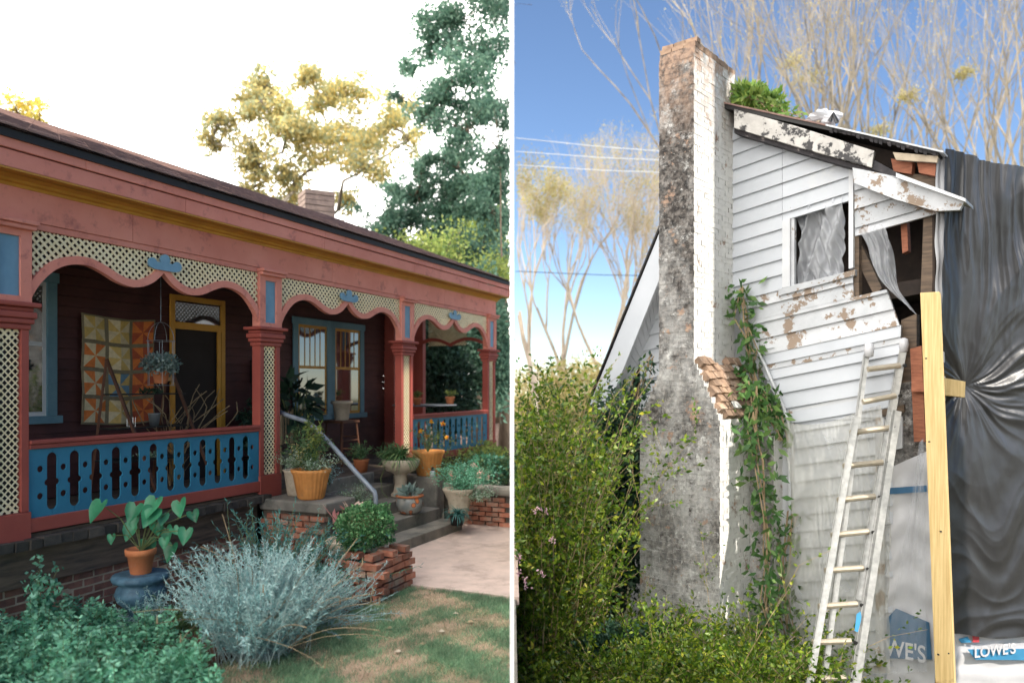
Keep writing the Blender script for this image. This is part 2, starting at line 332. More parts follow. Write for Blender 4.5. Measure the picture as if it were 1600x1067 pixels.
class MB:
    def __init__(s): s.v = []; s.f = []; s.m = []
    def add(s, vs, fs, mi=0):
        b = len(s.v)
        s.v.extend([tuple(p) for p in vs])
        for f in fs:
            s.f.append(tuple(b + i for i in f)); s.m.append(mi)
        return s
    def hexa(s, a, b, mi=0):            # two rings of equal length joined
        n = len(a)
        fs = [tuple(range(n))[::-1], tuple(range(n, 2 * n))]
        for i in range(n):
            j = (i + 1) % n
            fs.append((i, j, n + j, n + i))
        return s.add(list(a) + list(b), fs, mi)
    def box(s, c, sz, rz=0.0, mi=0, rot=None, jit=0.0, rng=random):
        x, y, z = (k / 2 for k in sz)
        M3 = rot if rot is not None else Matrix.Rotation(rz, 3, 'Z')
        c = Vector(c)
        P = []
        for dz in (-z, z):
            for dx, dy in ((-x, -y), (x, -y), (x, y), (-x, y)):
                q = Vector((dx, dy, dz))
                if jit: q += Vector((rng.uniform(-jit, jit), rng.uniform(-jit, jit), rng.uniform(-jit, jit)))
                P.append(c + M3 @ q)
        return s.add(P, [(3, 2, 1, 0), (4, 5, 6, 7), (0, 1, 5, 4), (1, 2, 6, 5), (2, 3, 7, 6), (3, 0, 4, 7)], mi)
    def bb(s, x0, x1, y0, y1, z0, z1, mi=0):
        return s.box(((x0 + x1) / 2, (y0 + y1) / 2, (z0 + z1) / 2), (abs(x1 - x0), abs(y1 - y0), abs(z1 - z0)), mi=mi)
    def tube(s, pts, rad, seg=6, mi=0, cap=True):
        pts = [Vector(p) for p in pts]
        if not hasattr(rad, '__len__'): rad = [rad] * len(pts)
        vs = []; fs = []
        ref = Vector((0.13, 0.07, 1)).normalized()
        for i, p in enumerate(pts):
            d = (pts[min(i + 1, len(pts) - 1)] - pts[max(i - 1, 0)])
            if d.length < 1e-7: d = Vector((0, 0, 1))
            d.normalize()
            rr = ref if abs(d.dot(ref)) < 0.95 else Vector((1, 0.1, 0)).normalized()
            a = d.cross(rr).normalized(); b = d.cross(a)
            for k in range(seg):
                t = 2 * math.pi * k / seg
                vs.append(p + (a * math.cos(t) + b * math.sin(t)) * rad[i])
        for i in range(len(pts) - 1):
            for k in range(seg):
                k2 = (k + 1) % seg
                fs.append((i * seg + k, (i + 1) * seg + k, (i + 1) * seg + k2, i * seg + k2))
        if cap:
            fs.append(tuple(range(seg))); fs.append(tuple(range((len(pts) - 1) * seg, len(pts) * seg))[::-1])
        return s.add(vs, fs, mi)
    def lathe(s, prof, c=(0, 0, 0), seg=24, rib=0.0, nrib=0, mi=0, sq=0.0):
        vs = []; fs = []
        for r, z in prof:
            for k in range(seg):
                t = 2 * math.pi * k / seg
                q = r
                if nrib: q = r * (1 + rib * math.cos(nrib * t))
                vs.append((c[0] + q * math.cos(t), c[1] + q * math.sin(t), c[2] + z))
        for i in range(len(prof) - 1):
            for k in range(seg):
                k2 = (k + 1) % seg
                fs.append((i * seg + k, i * seg + k2, (i + 1) * seg + k2, (i + 1) * seg + k))
        fs.append(tuple(range(seg))[::-1]); fs.append(tuple(range((len(prof) - 1) * seg, len(prof) * seg)))
        return s.add(vs, fs, mi)
    def build(s, name, mats, parent=None, smooth=False, world=False, label=None, kind=None, bevel=0):
        me = bpy.data.meshes.new(name)
        vs = s.v
        if world and parent is not None:
            inv = wmat(parent).inverted()
            vs = [tuple(inv @ Vector(p)) for p in vs]
        me.from_pydata(vs, [], s.f)
        if not isinstance(mats, (list, tuple)): mats = [mats]
        for m in mats: me.materials.append(m)
        if len(mats) > 1: me.polygons.foreach_set('material_index', s.m)
        if smooth: me.polygons.foreach_set('use_smooth', [True] * len(me.polygons))
        me.update()
        o = bpy.data.objects.new(name, me)
        COL.objects.link(o)
        if parent is not None: o.parent = parent
        if bevel:
            b = o.modifiers.new('bevel', 'BEVEL'); b.width = bevel; b.segments = 2; b.limit_method = 'ANGLE'
        return tagp(o, label, kind=kind)

def quadmesh(name, V, m, parent=None, rnd=None, kind=None, world=True, k=4):
    """V: (N,k,3) array of separate faces"""
    N = len(V)
    me = bpy.data.meshes.new(name)
    co = V.reshape(-1, 3).astype(np.float64)
    if parent is not None and world:
        inv = np.array(wmat(parent).inverted())
        co = co @ inv[:3, :3].T + inv[:3, 3]
    me.vertices.add(N * k)
    me.vertices.foreach_set('co', co.astype(np.float32).ravel())
    me.loops.add(N * k)
    me.loops.foreach_set('vertex_index', np.arange(N * k, dtype=np.int32))
    me.polygons.add(N)
    me.polygons.foreach_set('loop_start', np.arange(0, N * k, k, dtype=np.int32))
    me.update(calc_edges=True)
    a = me.attributes.new('rnd', 'FLOAT', 'FACE')
    if rnd is None: rnd = np.random.rand(N)
    a.data.foreach_set('value', np.asarray(rnd, dtype=np.float32))
    me.materials.append(m)
    o = bpy.data.objects.new(name, me)
    COL.objects.link(o)
    if parent is not None: o.parent = parent
    return tagp(o, kind=kind)

def leafquads(P, size, aspect=0.5, D=None, jitter=1.0, up=0.0, droop=0.0, rs=None, fold=0.12):
    rs = rs or np.random
    N = len(P)
    d = rs.normal(size=(N, 3))
    if D is not None: d = D + d * jitter
    d[:, 2] += up - droop
    d /= np.linalg.norm(d, axis=1, keepdims=True) + 1e-9
    q = rs.normal(size=(N, 3)); q[:, 2] *= 0.35
    s = np.cross(d, q); s /= np.linalg.norm(s, axis=1, keepdims=True) + 1e-9
    n = np.cross(s, d)
    Ls = (size * (0.6 + 0.8 * rs.rand(N)))[:, None]
    W = Ls * aspect
    V = np.empty((N, 4, 3))
    V[:, 0] = P
    V[:, 1] = P + d * Ls * 0.45 + s * W / 2 + n * W * fold
    V[:, 2] = P + d * Ls
    V[:, 3] = P + d * Ls * 0.45 - s * W / 2 + n * W * fold
    return V

def ell(n, c, r, rs, shell=0.5):
    d = rs.normal(size=(n, 3)); d /= np.linalg.norm(d, axis=1, keepdims=True)
    t = shell + (1 - shell) * rs.rand(n, 1) ** 0.6
    return np.array(c) + d * t * np.array(r), d

def clumps(n, centers, rad, rs, squash=0.7):
    centers = np.asarray(centers)
    i = rs.randint(0, len(centers), n)
    p = rs.normal(size=(n, 3)) * rad * 0.5
    p[:, 2] *= squash
    return centers[i] + p

CF = 1200.0
def P3(px, py, D):
    return Vector(((px - 800) / CF * D, D, 2 + (602 - py) / CF * D))

def grow(mb, p, d, Ln, r, depth, rng, tips, spread=0.5, up=0.15, kids=(2, 3), shrink=0.72, seg=5, bend=0.12, cull=None, rk=0.62):
    pts = [p.copy()]; rr = [r]
    dd = d.copy(); n = 3
    for i in range(n):
        dd = (dd + Vector((rng.gauss(0, bend), rng.gauss(0, bend), rng.gauss(0, bend) + up * 0.3))).normalized()
        p = p + dd * Ln / n
        pts.append(p.copy()); rr.append(r * (1 - (1 - rk) * (i + 1) / n))
        if depth <= 1: tips.append((p.copy(), dd.copy()))
    if cull is None or cull(pts[-1]):
        mb.tube(pts, rr, seg if depth > 1 else 3, cap=False)
    elif cull is not None:
        return
    if depth == 0: return
    for _ in range(rng.randint(*kids)):
        a = Vector((rng.gauss(0, 1), rng.gauss(0, 1), rng.gauss(0, 0.6)))
        nd = (dd + a.normalized() * spread * rng.uniform(0.6, 1.3) + Vector((0, 0, up))).normalized()
        q = pts[-1] if rng.random() < 0.6 else pts[-2]
        grow(mb, q, nd, Ln * shrink * rng.uniform(0.8, 1.15), rr[-1] * 0.85, depth - 1, rng, tips, spread, up, kids, shrink, seg, bend, cull, rk)

def leafy_tree(name, label, base, trunk_h, L0, r0, depth, lm, nleaf, lsize, seed, group=None, lean=(0, 0, 1), crad=0.8, cull=None,
               spread=0.55, up=0.12, kids=(2, 3), cat='tree', aspect=0.6, bark='bark'):
    rng = random.Random(seed); rs = np.random.RandomState(seed)
    t = thing(name, label, cat, base, 0, group)
    mb = MB(); tips = []
    b = Vector(base)
    top = b + Vector(lean).normalized() * trunk_h
    mb.tube([b, b.lerp(top, 0.5) + Vector((rng.gauss(0, 0.1), 0, 0)), top], [r0 * 1.3, r0 * 1.05, r0], 8)
    for k in range(4):
        a = k * math.pi / 2 + rng.uniform(-0.5, 0.5)
        d = Vector((math.cos(a) * spread, math.sin(a) * spread, 0.9)).normalized()
        grow(mb, top - Vector((0, 0, rng.uniform(0, trunk_h * 0.15))), d, L0 * rng.uniform(0.85, 1.15), r0 * 0.6, depth, rng, tips, spread, up, kids, cull=cull)
    mb.build('trunk', M[bark], t, True, True)
    C = np.array([tuple(p) for p, _ in tips])
    P = clumps(nleaf, C, crad, rs)
    if cull:
        P = P[[cull(Vector(p)) for p in P]]
    quadmesh('crown', leafquads(P, lsize, aspect, rs=rs, droop=0.2), lm, t, rs.rand(len(P)))
    return t

# left house frame: u along the porch front, d out of it
OX, OY, UC, US = -4.26, 7.3, 0.399, 0.917
HROT = math.atan2(US, UC)
def W(u, d, z): return Vector((OX + u * UC + d * US, OY + u * US - d * UC, z))
def UD(x, y):
    a, b = x - OX, y - OY
    return a * UC + b * US, a * US - b * UC
# right house frame: u along the gable wall, off = out of it
def GF(px, py, off=0.0):
    ox, oy = 3.27 - off * 0.643, 11.3 - off * 0.766
    r = (px - 800) / CF
    t = (r * oy - ox) / (0.766 + 0.643 * r)
    D = oy - 0.643 * t
    return Vector((ox + 0.766 * t, D, 2 + (602 - py) / CF * D))
GN = Vector((-0.643, -0.766, 0)); GU = Vector((0.766, -0.643, 0)); GB = -GN
def TF(px, py, off=0.0):
    dx, dy = 0.966, 0.259
    nx, ny = 0.259, -0.966
    ox, oy = 5.30 + nx * off, 9.60 + ny * off
    r = (px - 800) / CF
    t = (r * oy - ox) / (dx - dy * r)
    D = oy + dy * t
    return Vector((ox + dx * t, D, 2 + (602 - py) / CF * D))
TN = Vector((0.259, -0.966, 0))

SS, SC = math.sin(R(SUN_B)), math.cos(R(SUN_B))
GZ = -0.2      # upper yard
LZ = -2.6      # lower yard on the right

# ================================================================== SETTING
mb = MB(); mb.add([(-160, -12, GZ), (0.0, -12, GZ), (0.0, 260, GZ), (-160, 260, GZ)], [(0, 1, 2, 3)])
mb.build('ground', M['soil'], kind='structure')
mb = MB(); mb.add([(0.04, -40, LZ), (200, -40, LZ), (200, 260, LZ), (0.04, 260, LZ)], [(0, 1, 2, 3)])
mb.build('lower_ground', M['lower'], kind='structure')
mb = MB(); mb.bb(0.001, 0.04, -12, 60, LZ - 0.1, GZ + 0.004)
o = mb.build('retaining_wall', M['conc']); tagp(o, 'low concrete retaining wall dropping between the upper yard and the lower yard', 'wall')
# lawn sheet and path (path in house axes)
def poly(name, pts, m, z):
    b = MB(); b.add([(p[0], p[1], z) for p in pts], [tuple(range(len(pts)))])
    return b.build(name, m, kind='structure')
lawn = [(-2.5, 4.5), (-0.002, 4.5), (-0.002, 7.83), tuple(W(2.25, 2.35, 0))[:2], tuple(W(1.7, 2.0, 0))[:2], (-2.1, 7.1), (-2.3, 6.0)]
poly('lawn', lawn, M['lawn'], GZ + 0.004)
pth = [tuple(W(2.25, 1.2, 0))[:2], tuple(W(2.25, 3.745, 0))[:2], tuple(W(5.8, 2.20, 0))[:2], tuple(W(5.8, 1.2, 0))[:2]]
b = MB(); b.hexa([(p[0], p[1], GZ - 0.05) for p in pth], [(p[0], p[1], GZ + 0.03) for p in pth]); b.build('path', M['path'], kind='structure')

# ================================================================== LEFT HOUSE
H = thing('porch_house', 'red porch house with cream lattice arches, ochre moulding and blue cut-out railings', 'house', (OX, OY, 0), HROT)
def hp(mb, name, m, parent=None, **k):       # mesh in house-local axes (u, -d, z)
    return mb.build(name, m, parent or H, **k)
COLS = [-0.545, 2.82, 6.185, 9.55]
UE = 9.80
# roof shingles with real overlapping courses
EV = dict(d=0.36, z=4.185); RD = 3.0; RZ = 5.50; RU = 8.2; U0 = -6.0
b = MB()
rng = random.Random(3)
nrow = 16
for i in range(nrow):
    f0, f1 = i / nrow, (i + 1) / nrow
    def pt(f, u, lift): return (u, -(EV['d'] * (1 - f) - RD * f), EV['z'] + (RZ - EV['z']) * f + lift)
    ue = UE + 0.12 - (UE + 0.12 - RU) * f0
    u = U0 + (0.15 if i % 2 else 0)
    while u < ue - 0.02:
        w = 0.3; e = min(u + w - 0.008, ue)
        k = 0.012 + rng.uniform(0, 0.005)
        a = [pt(f0, u, k), pt(f0, e, k), pt(f1 + 0.012, e, 0.002), pt(f1 + 0.012, u, 0.002)]
        c = [(x, y, z - 0.012) for x, y, z in a]
        b.hexa(c, a); u += w
hp(b, 'shingles', M['shingle'], kind='stuff')
b = MB()
e0 = (U0, -EV['d'], EV['z'] - 0.01); e1 = (UE + 0.12, -EV['d'], EV['z'] - 0.01)
r0 = (U0, RD, RZ - 0.01); r1 = (RU, RD, RZ - 0.01)
bk0 = (U0, 6.4, 4.18); bk1 = (UE + 0.12, 6.4, 4.18)
b.add([e0, e1, r1, r0, bk0, bk1], [(0, 1, 2, 3), (3, 2, 5, 4), (1, 5, 2), (0, 3, 4)])
hp(b, 'roof', M['shingle'])
b = MB(); b.bb(U0, UE + 0.10, -0.33, -0.31, 4.10, 4.172); hp(b, 'drip_edge', M['drip'])
# fascia boards in lengths
jo = random.Random(7)
for z0, z1, d in ((3.862, 4.008, 0.285), (4.018, 4.118, 0.305)):
    u = U0
    while u < UE:
        w = jo.choice((2.4, 3.6, 3.0)); e = min(u + w, UE + 0.06)
        b = MB(); b.bb(u + 0.002, e - 0.002, -d, -d + 0.03, z0, z1 + jo.uniform(-0.003, 0.003))
        hp(b, 'fascia_board', M['pink'], bevel=0.003); u = e
b = MB(); b.bb(UE + 0.06, UE + 0.09, -0.30, 3.0, 3.87, 4.11); hp(b, 'fascia_board', M['pink'])
b = MB(); b.bb(U0, UE + 0.05, -0.28, 0.1, 3.845, 3.86); hp(b, 'soffit', M['ochre'])
# crown moulding profile
prof = [(-0.045, 3.765), (-0.055, 3.79), (-0.085, 3.80), (-0.10, 3.82), (-0.17, 3.84), (0.0, 3.845), (0.0, 3.765)]
b = MB(); b.hexa([(U0, y, z) for y, z in prof], [(UE, y, z) for y, z in prof]); hp(b, 'crown_moulding', M['ochre'])
u = U0
while u < UE:
    e = min(u + 3.37, UE - 0.05)
    if e - u < 0.3: e = UE - 0.05
    b = MB(); b.bb(u + 0.002, e - 0.002, -0.035, 0.04, 3.485, 3.78); hp(b, 'frieze_board', M['pink'], bevel=0.002)
    u = e
    if u >= UE - 0.06: break
b = MB(); b.bb(U0, UE - 0.05, -0.022, 0.03, 3.425, 3.482); hp(b, 'lower_frieze_strip', M['pink'])
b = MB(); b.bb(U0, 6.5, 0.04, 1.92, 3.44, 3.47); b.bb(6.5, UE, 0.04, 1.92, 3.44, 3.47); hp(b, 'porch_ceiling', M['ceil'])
b = MB(); b.bb(U0, 6.3, -0.0, 1.98, 0.52, 0.645); b.bb(6.3, UE, 0, 1.98, 0.52, 0.645); hp(b, 'porch_floor', M['board'])

half = [(0.0, 2.78), (0.03, 2.93), (0.083, 3.085), (0.14, 3.155), (0.197, 3.167), (0.25, 3.122), (0.306, 3.052), (0.35, 3.022), (0.40, 3.03), (0.455, 3.10), (0.5, 3.215)]
def cr(p, n=5):
    out = []
    q = [p[0]] + p + [p[-1]]
    for i in range(1, len(q) - 2):
        for k in range(n):
            t = k / n
            out.append(tuple(0.5 * ((2 * q[i][a]) + (-q[i - 1][a] + q[i + 1][a]) * t + (2 * q[i - 1][a] - 5 * q[i][a] + 4 * q[i + 1][a] - q[i + 2][a]) * t * t
                                    + (-q[i - 1][a] + 3 * q[i][a] - 3 * q[i + 1][a] + q[i + 2][a]) * t ** 3) for a in (0, 1)))
    out.append(p[-1]); return out
HC = cr(half)
ARCH = HC + [(1 - t, z) for t, z in HC[::-1][1:]]
AX = np.array([a[0] for a in ARCH]); AZ = np.array([a[1] for a in ARCH])

def arch_bay(u0, u1, inward=False, vofs=0.0, parent=H, tm='pink', orn=True):
    w = u1 - u0
    def loc(t, z, v): return (u0 + t * w, v + vofs, z) if not inward else (u0, vofs + t * (u1 - u0), z)
    sc = w / 2.96
    pts = [(t * w, z) for t, z in ARCH]
    outer = []
    n = len(pts)
    for i, (x, z) in enumerate(pts):
        a = pts[max(0, i - 1)]; c = pts[min(n - 1, i + 1)]
        tx, tz = c[0] - a[0], c[1] - a[1]
        l = math.hypot(tx, tz) or 1
        nx, nz = -tz / l, tx / l
        if abs(i - (n - 1) / 2) < 1: nx, nz = 0, 1.1
        outer.append((min(max(x + nx * 0.078, 0), w), z + nz * 0.078))
    b = MB()
    for i in range(n - 1):
        q = [pts[i], pts[i + 1], outer[i + 1], outer[i]]
        b.hexa([loc(x / w, z, 0.03) for x, z in q], [loc(x / w, z, -0.035) for x, z in q])
    b.build('arch_trim', M[tm], parent)
    # lattice: two crossing layers of laths clipped to the space over the arch
    b = MB(); sp = 0.078; lw = 0.027
    zt = 3.425
    ox = np.array([p[0] for p in outer]); oz = np.array([p[1] for p in outer])
    order = np.argsort(ox)
    oxs, ozs = ox[order], oz[order]
    def inside(x, z): return (x > 0.0) & (x < w) & (z < zt) & (z > np.interp(x, oxs, ozs) - 0.03)
    for layer, (sg, v) in enumerate(((1, -0.003), (-1, 0.003))):
        c = -1.0
        k0 = -0.9; k1 = w + 0.9
        x0 = k0
        while x0 < k1:
            s = np.arange(0, 1.0, 0.008)
            xs = x0 + sg * (s * 0.7071); zs = zt - s * 0.7071
            ins = inside(xs, zs)
            i = 0
            while i < len(s):
                if ins[i]:
                    j = i
                    while j + 1 < len(s) and ins[j + 1]: j += 1
                    if j - i > 2:
                        ax_, az_, bx_, bz_ = xs[i], zs[i], xs[j], zs[j]
                        nx, nz = 0.7071 * lw / 2, sg * 0.7071 * lw / 2
                        q = [(ax_ - nx, az_ - nz), (ax_ + nx, az_ + nz), (bx_ + nx, bz_ + nz), (bx_ - nx, bz_ - nz)]
                        q = [(min(max(x, 0), w), min(z, zt)) for x, z in q]
                        b.hexa([loc(x / w, z, v + 0.002) for x, z in q], [loc(x / w, z, v - 0.0025) for x, z in q])
                    i = j + 1
                else: i += 1
            x0 += sp + jo.uniform(-0.003, 0.003)
    b.build('lattice', M['cream'], parent, kind='stuff')
    if orn:      # blue cut-out crown at the cusp
        b = MB(); cx, cz = w / 2, 3.27
        outl = []
        def arc(x, z, r, a0, a1, n=9):
            for k in range(n):
                a = R(a0 + (a1 - a0) * k / (n - 1)); outl.append((cx + x + r * math.cos(a), cz + z + r * math.sin(a)))
        outl.append((cx - 0.13, cz - 0.03)); arc(-0.165, 0.035, 0.055, 250, 20)
        arc(0, 0.085, 0.062, 210, -30); arc(0.165, 0.035, 0.055, 160, -70); outl.append((cx + 0.13, cz - 0.03))
        b.hexa([loc(x / w, z, -0.038) for x, z in outl], [loc(x / w, z, -0.06) for x, z in outl])
        b.build('crown_ornament', M['blue_pale'], parent)
arch_bay(COLS[0] + 0.20, COLS[1] - 0.20)
arch_bay(COLS[1] + 0.20, COLS[2] - 0.20)
arch_bay(COLS[2] + 0.20, COLS[3] - 0.20)
arch_bay(COLS[0] - 3.165, COLS[0] - 0.20)

def latt_panel(u0, u1, z0, z1, v, parent, axis='u'):
    b = MB(); w = u1 - u0; h = z1 - z0; lw = 0.023; sp = 0.068
    for sg, dv in ((1, 0.003), (-1, -0.003)):
        c = -h
        while c < w + h:
            # line x = c + s (sg=1) / x = c + h - s, z = s
            s0, s1 = 0.0, h
            if sg == 1: s0 = max(s0, -c); s1 = min(s1, w - c)
            else: s0 = max(s0, c + h - w); s1 = min(s1, c + h)
            if s1 - s0 > 0.02:
                X = (lambda s: c + s) if sg == 1 else (lambda s: c + h - s)
                e = lw * 0.7071
                q = [(X(s0) - e, s0), (X(s0) + e, s0), (X(s1) + e, s1), (X(s1) - e, s1)]
                q = [(min(max(x, 0), w), z) for x, z in q]
                f = (lambda x, z, y: (u0 + x, v + y, z0 + z)) if axis == 'u' else (lambda x, z, y: (v + y, u0 + x, z0 + z))
                b.hexa([f(x, z, dv + 0.002) for x, z in q], [f(x, z, dv - 0.0025) for x, z in q])
            c += sp
    b.build('lattice', M['cream'], parent, kind='stuff')

def column(u):
    c = bpy.data.objects.new('column', None); COL.objects.link(c); c.parent = H; c.location = (u, 0, 0)
    w = 0.185
    b = MB()
    for sx in (-1, 1):                 # corner stiles leave a latticed slot in the face
        b.bb(sx * w, sx * (w - 0.07), -0.03, 0.10, 0.86, 2.5)
    b.bb(-w + 0.07, w - 0.07, 0.045, 0.09, 0.86, 2.5)
    b.build('shaft', M['red'], c, bevel=0.003)
    b = MB(); b.bb(-w + 0.07, w - 0.07, 0.03, 0.044, 0.86, 2.5); b.build('slot_backing', M['dark'], c)
    latt_panel(-w + 0.07, w - 0.07, 0.86, 2.5, 0.0, c)
    b = MB(); b.bb(-w - 0.012, w + 0.012, -0.045, 0.115, 0.57, 0.855); b.build('plinth', M['red'], c, bevel=0.004)
    b = MB()
    for z0, z1, e in ((2.50, 2.55, 0.015), (2.552, 2.60, 0.035), (2.602, 2.66, 0.05), (2.662, 2.70, 0.03), (2.702, 2.745, 0.075)):
        b.bb(-w - e, w + e, -0.03 - e, 0.11 + e, z0, z1)
    b.build('capital', M['red'], c, bevel=0.012)
    b = MB()
    b.bb(-0.205, -0.10, -0.045, 0.08, 2.747, 3.40); b.bb(0.10, 0.205, -0.045, 0.08, 2.747, 3.40)
    b.bb(-0.10, 0.10, -0.045, 0.08, 2.747, 2.80); b.bb(-0.10, 0.10, -0.045, 0.08, 3.335, 3.40)
    b.build('frieze_block', M['pink'], c, bevel=0.003)
    b = MB(); b.bb(-0.10, 0.10, -0.02, 0.05, 2.80, 3.335); b.build('inset_panel', M['blue_pale'], c)
    b = MB(); b.bb(-0.215, 0.215, -0.10, 0.02, 3.395, 3.435); b.bb(-0.225, 0.225, -0.125, 0.0, 3.437, 3.475); b.build('block_cornice', M['pink'], c, bevel=0.008)
for u in COLS: column(u)
# posts behind and to the side: house end post with lattice
for (u, v) in ((9.62, 1.8),):
    b = MB(); b.bb(u - 0.06, u + 0.06, v - 0.17, v + 0.17, 0.65, 3.43); hp(b, 'end_post', M['red'])
latt_panel(0.55, 1.5, 2.85, 3.42, 9.56, H, 'v')
b = MB(); pv = []
for k in range(21):
    t = k / 20; z = 2.83 + 0.12 * abs(math.sin(t * math.pi * 2))
    pv.append((t, z))
for k in range(20):
    (t0, z0), (t1, z1) = pv[k], pv[k + 1]
    q = [(t0, z0), (t1, z1), (t1, z1 + 0.07), (t0, z0 + 0.07)]
    b.hexa([(9.53, 0.1 + t * 1.7, z) for t, z in q], [(9.60, 0.1 + t * 1.7, z) for t, z in q])
hp(b, 'end_arch_trim', M['red'])
latt_panel(1.42, 1.66, 0.65, 2.9, 8.47, H, 'v')
b = MB(); b.bb(8.44, 8.50, 1.36, 1.42, 0.65, 3.43); b.bb(8.44, 8.50, 1.66, 1.90, 0.65, 3.43); hp(b, 'rear_post', M['red'])

# railings of flat sawn balusters
def circle(cx, cz, r, n=14): return [(cx + r * math.cos(2 * math.pi * k / n), cz + r * math.sin(2 * math.pi * k / n)) for k in range(n)]
def baluster(u0, w, left, right, parent, m):
    z0, z1 = 0.79, 1.418
    def notch(flip):
        pts = []
        hw = 0.051; zb, zt = 0.865, 1.355; zm = 1.10
        pts.append((0.002, zb - 0.02))
        for k in range(1, 6): a = R(-90 + 90 * k / 5); pts.append((hw * math.cos(a), zb + 0.03 + hw * math.sin(a)))
        pts += [(hw, zm - 0.045)]
        for k in range(5): a = R(-90 + 180 * k / 4); pts.append((hw + 0.026 * math.cos(a), zm + 0.03 * math.sin(a)))
        pts += [(hw, zm + 0.045)]
        for k in range(0, 6): a = R(90 * k / 5); pts.append((hw * math.cos(a) if k < 5 else 0.002, zt - 0.03 + hw * math.sin(a)))
        return pts
    outl = [(0.001, z0)]
    outl += [(w - 0.001, z0)]
    if right: outl += [(w - x, z) for x, z in notch(0)]
    outl += [(w - 0.001, z1), (0.001, z1)]
    if left: outl += [(x, z) for x, z in notch(0)][::-1]
    holes = [circle(w / 2, 0.98, 0.031), circle(w / 2, 1.23, 0.031)]
    rings = [outl] + holes
    tri = tessellate_polygon([[Vector((x, z, 0)) for x, z in r] for r in rings])
    flat = [p for r in rings for p in r]
    n = len(flat)
    b = MB()
    vs = [(u0 + x, -0.012, z) for x, z in flat] + [(u0 + x, 0.003, z) for x, z in flat]
    fs = [tuple(t) for t in tri] + [tuple(i + n for i in t[::-1]) for t in tri]
    k = 0
    for r in rings:
        for i in range(len(r)):
            j = (i + 1) % len(r); fs.append((k + i, k + j, n + k + j, n + k + i))
        k += len(r)
    b.add(vs, fs)
    return b.build('baluster_board', m, parent)
def railing(u0, u1, n, m):
    r = bpy.data.objects.new('railing', None); COL.objects.link(r); r.parent = H
    w = (u1 - u0) / n
    for k in range(n): baluster(u0 + k * w, w, k > 0, k < n - 1, r, m)
    b = MB(); b.bb(u0, u1, -0.05, 0.06, 1.462, 1.50); b.bb(u0, u1, -0.035, 0.04, 1.418, 1.46); b.build('top_rail', M['red'], r, bevel=0.008)
    b = MB(); b.bb(u0, u1, -0.04, 0.03, 0.665, 0.79); b.build('bottom_rail', M['red'], r, bevel=0.005)
railing(COLS[0] + 0.19, COLS[1] - 0.19, 13, M['blue'])
railing(COLS[2] + 0.19, COLS[3] - 0.19, 13, M['blue'])
railing(COLS[0] - 3.1, COLS[0] - 0.19, 13, M['blue'])

# back wall: clapboards, windows, door
VB = 1.9
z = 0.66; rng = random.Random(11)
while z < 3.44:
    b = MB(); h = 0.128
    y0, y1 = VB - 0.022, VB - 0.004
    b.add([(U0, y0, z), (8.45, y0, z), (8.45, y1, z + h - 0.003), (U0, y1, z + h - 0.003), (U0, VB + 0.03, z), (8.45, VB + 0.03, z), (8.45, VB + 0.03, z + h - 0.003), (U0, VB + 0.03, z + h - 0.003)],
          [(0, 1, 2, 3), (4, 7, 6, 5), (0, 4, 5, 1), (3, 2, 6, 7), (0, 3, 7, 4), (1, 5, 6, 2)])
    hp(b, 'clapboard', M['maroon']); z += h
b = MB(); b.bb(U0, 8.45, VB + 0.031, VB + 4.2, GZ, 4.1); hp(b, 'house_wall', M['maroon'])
def window(u0, u1, z0, z1, sash, lites, pv=0.1):
    w_ = bpy.data.objects.new('window', None); COL.objects.link(w_); w_.parent = H
    t = 0.13; v = VB - 0.03
    b = MB()
    b.bb(u0, u0 + t, v - 0.025, v, z0, z1); b.bb(u1 - t, u1, v - 0.025, v, z0, z1)
    b.bb(u0 - 0.02, u1 + 0.02, v - 0.035, v, z1, z1 + 0.12); b.bb(u0 - 0.04, u1 + 0.04, v - 0.07, v, z0 - 0.09, z0)
    b.build('frame', M['blue_trim'], w_, bevel=0.004)
    b = MB(); zm = (z0 + z1) / 2 + 0.03; s = 0.045; a, c = u0 + t, u1 - t
    b.bb(a, a + s, v - 0.008, v, z0, z1); b.bb(c - s, c, v - 0.008, v, z0, z1)
    for zz in (z0, zm, z1 - 0.05): b.bb(a + s, c - s, v - 0.012, v, zz, zz + 0.05)
    if lites:
        for k in range(1, lites): uu = a + s + (c - a - 2 * s) * k / lites; b.bb(uu - 0.01, uu + 0.01, v - 0.009, v, zm + 0.05, z1 - 0.05)
    b.build('sash', sash, w_)
    for zz0, zz1 in ((z0 + 0.05, zm), (zm + 0.05, z1 - 0.05)):
        b = MB(); b.bb(a + s, c - s, v - 0.004, v - 0.001, zz0, zz1); b.build('pane', M['glass'], w_)
window(0.10, 1.27, 1.64, 3.22, M['whpaint'], 0)
window(5.56, 6.62, 1.47, 3.06, M['ochre'], 5)
window(6.60, 7.66, 1.47, 3.06, M['ochre'], 5)
d_ = bpy.data.objects.new('door', None); COL.objects.link(d_); d_.parent = H
b = MB(); v = VB - 0.03
b.bb(2.95, 3.03, v - 0.03, v, 0.65, 3.28); b.bb(3.90, 3.98, v - 0.03, v, 0.65, 3.28); b.bb(3.03, 3.90, v - 0.03, v, 3.20, 3.28); b.bb(3.03, 3.90, v - 0.03, v, 2.80, 2.90)
b.bb(3.80, 3.86, v - 0.06, v - 0.031, 0.65, 2.80)
b.build('door_frame', M['ochre'], d_, bevel=0.004)
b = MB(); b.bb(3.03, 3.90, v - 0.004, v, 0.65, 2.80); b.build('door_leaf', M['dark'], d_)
b = MB(); b.bb(3.03, 3.90, v - 0.006, v, 2.90, 3.20); b.build('transom_pane', M['glass'], d_)
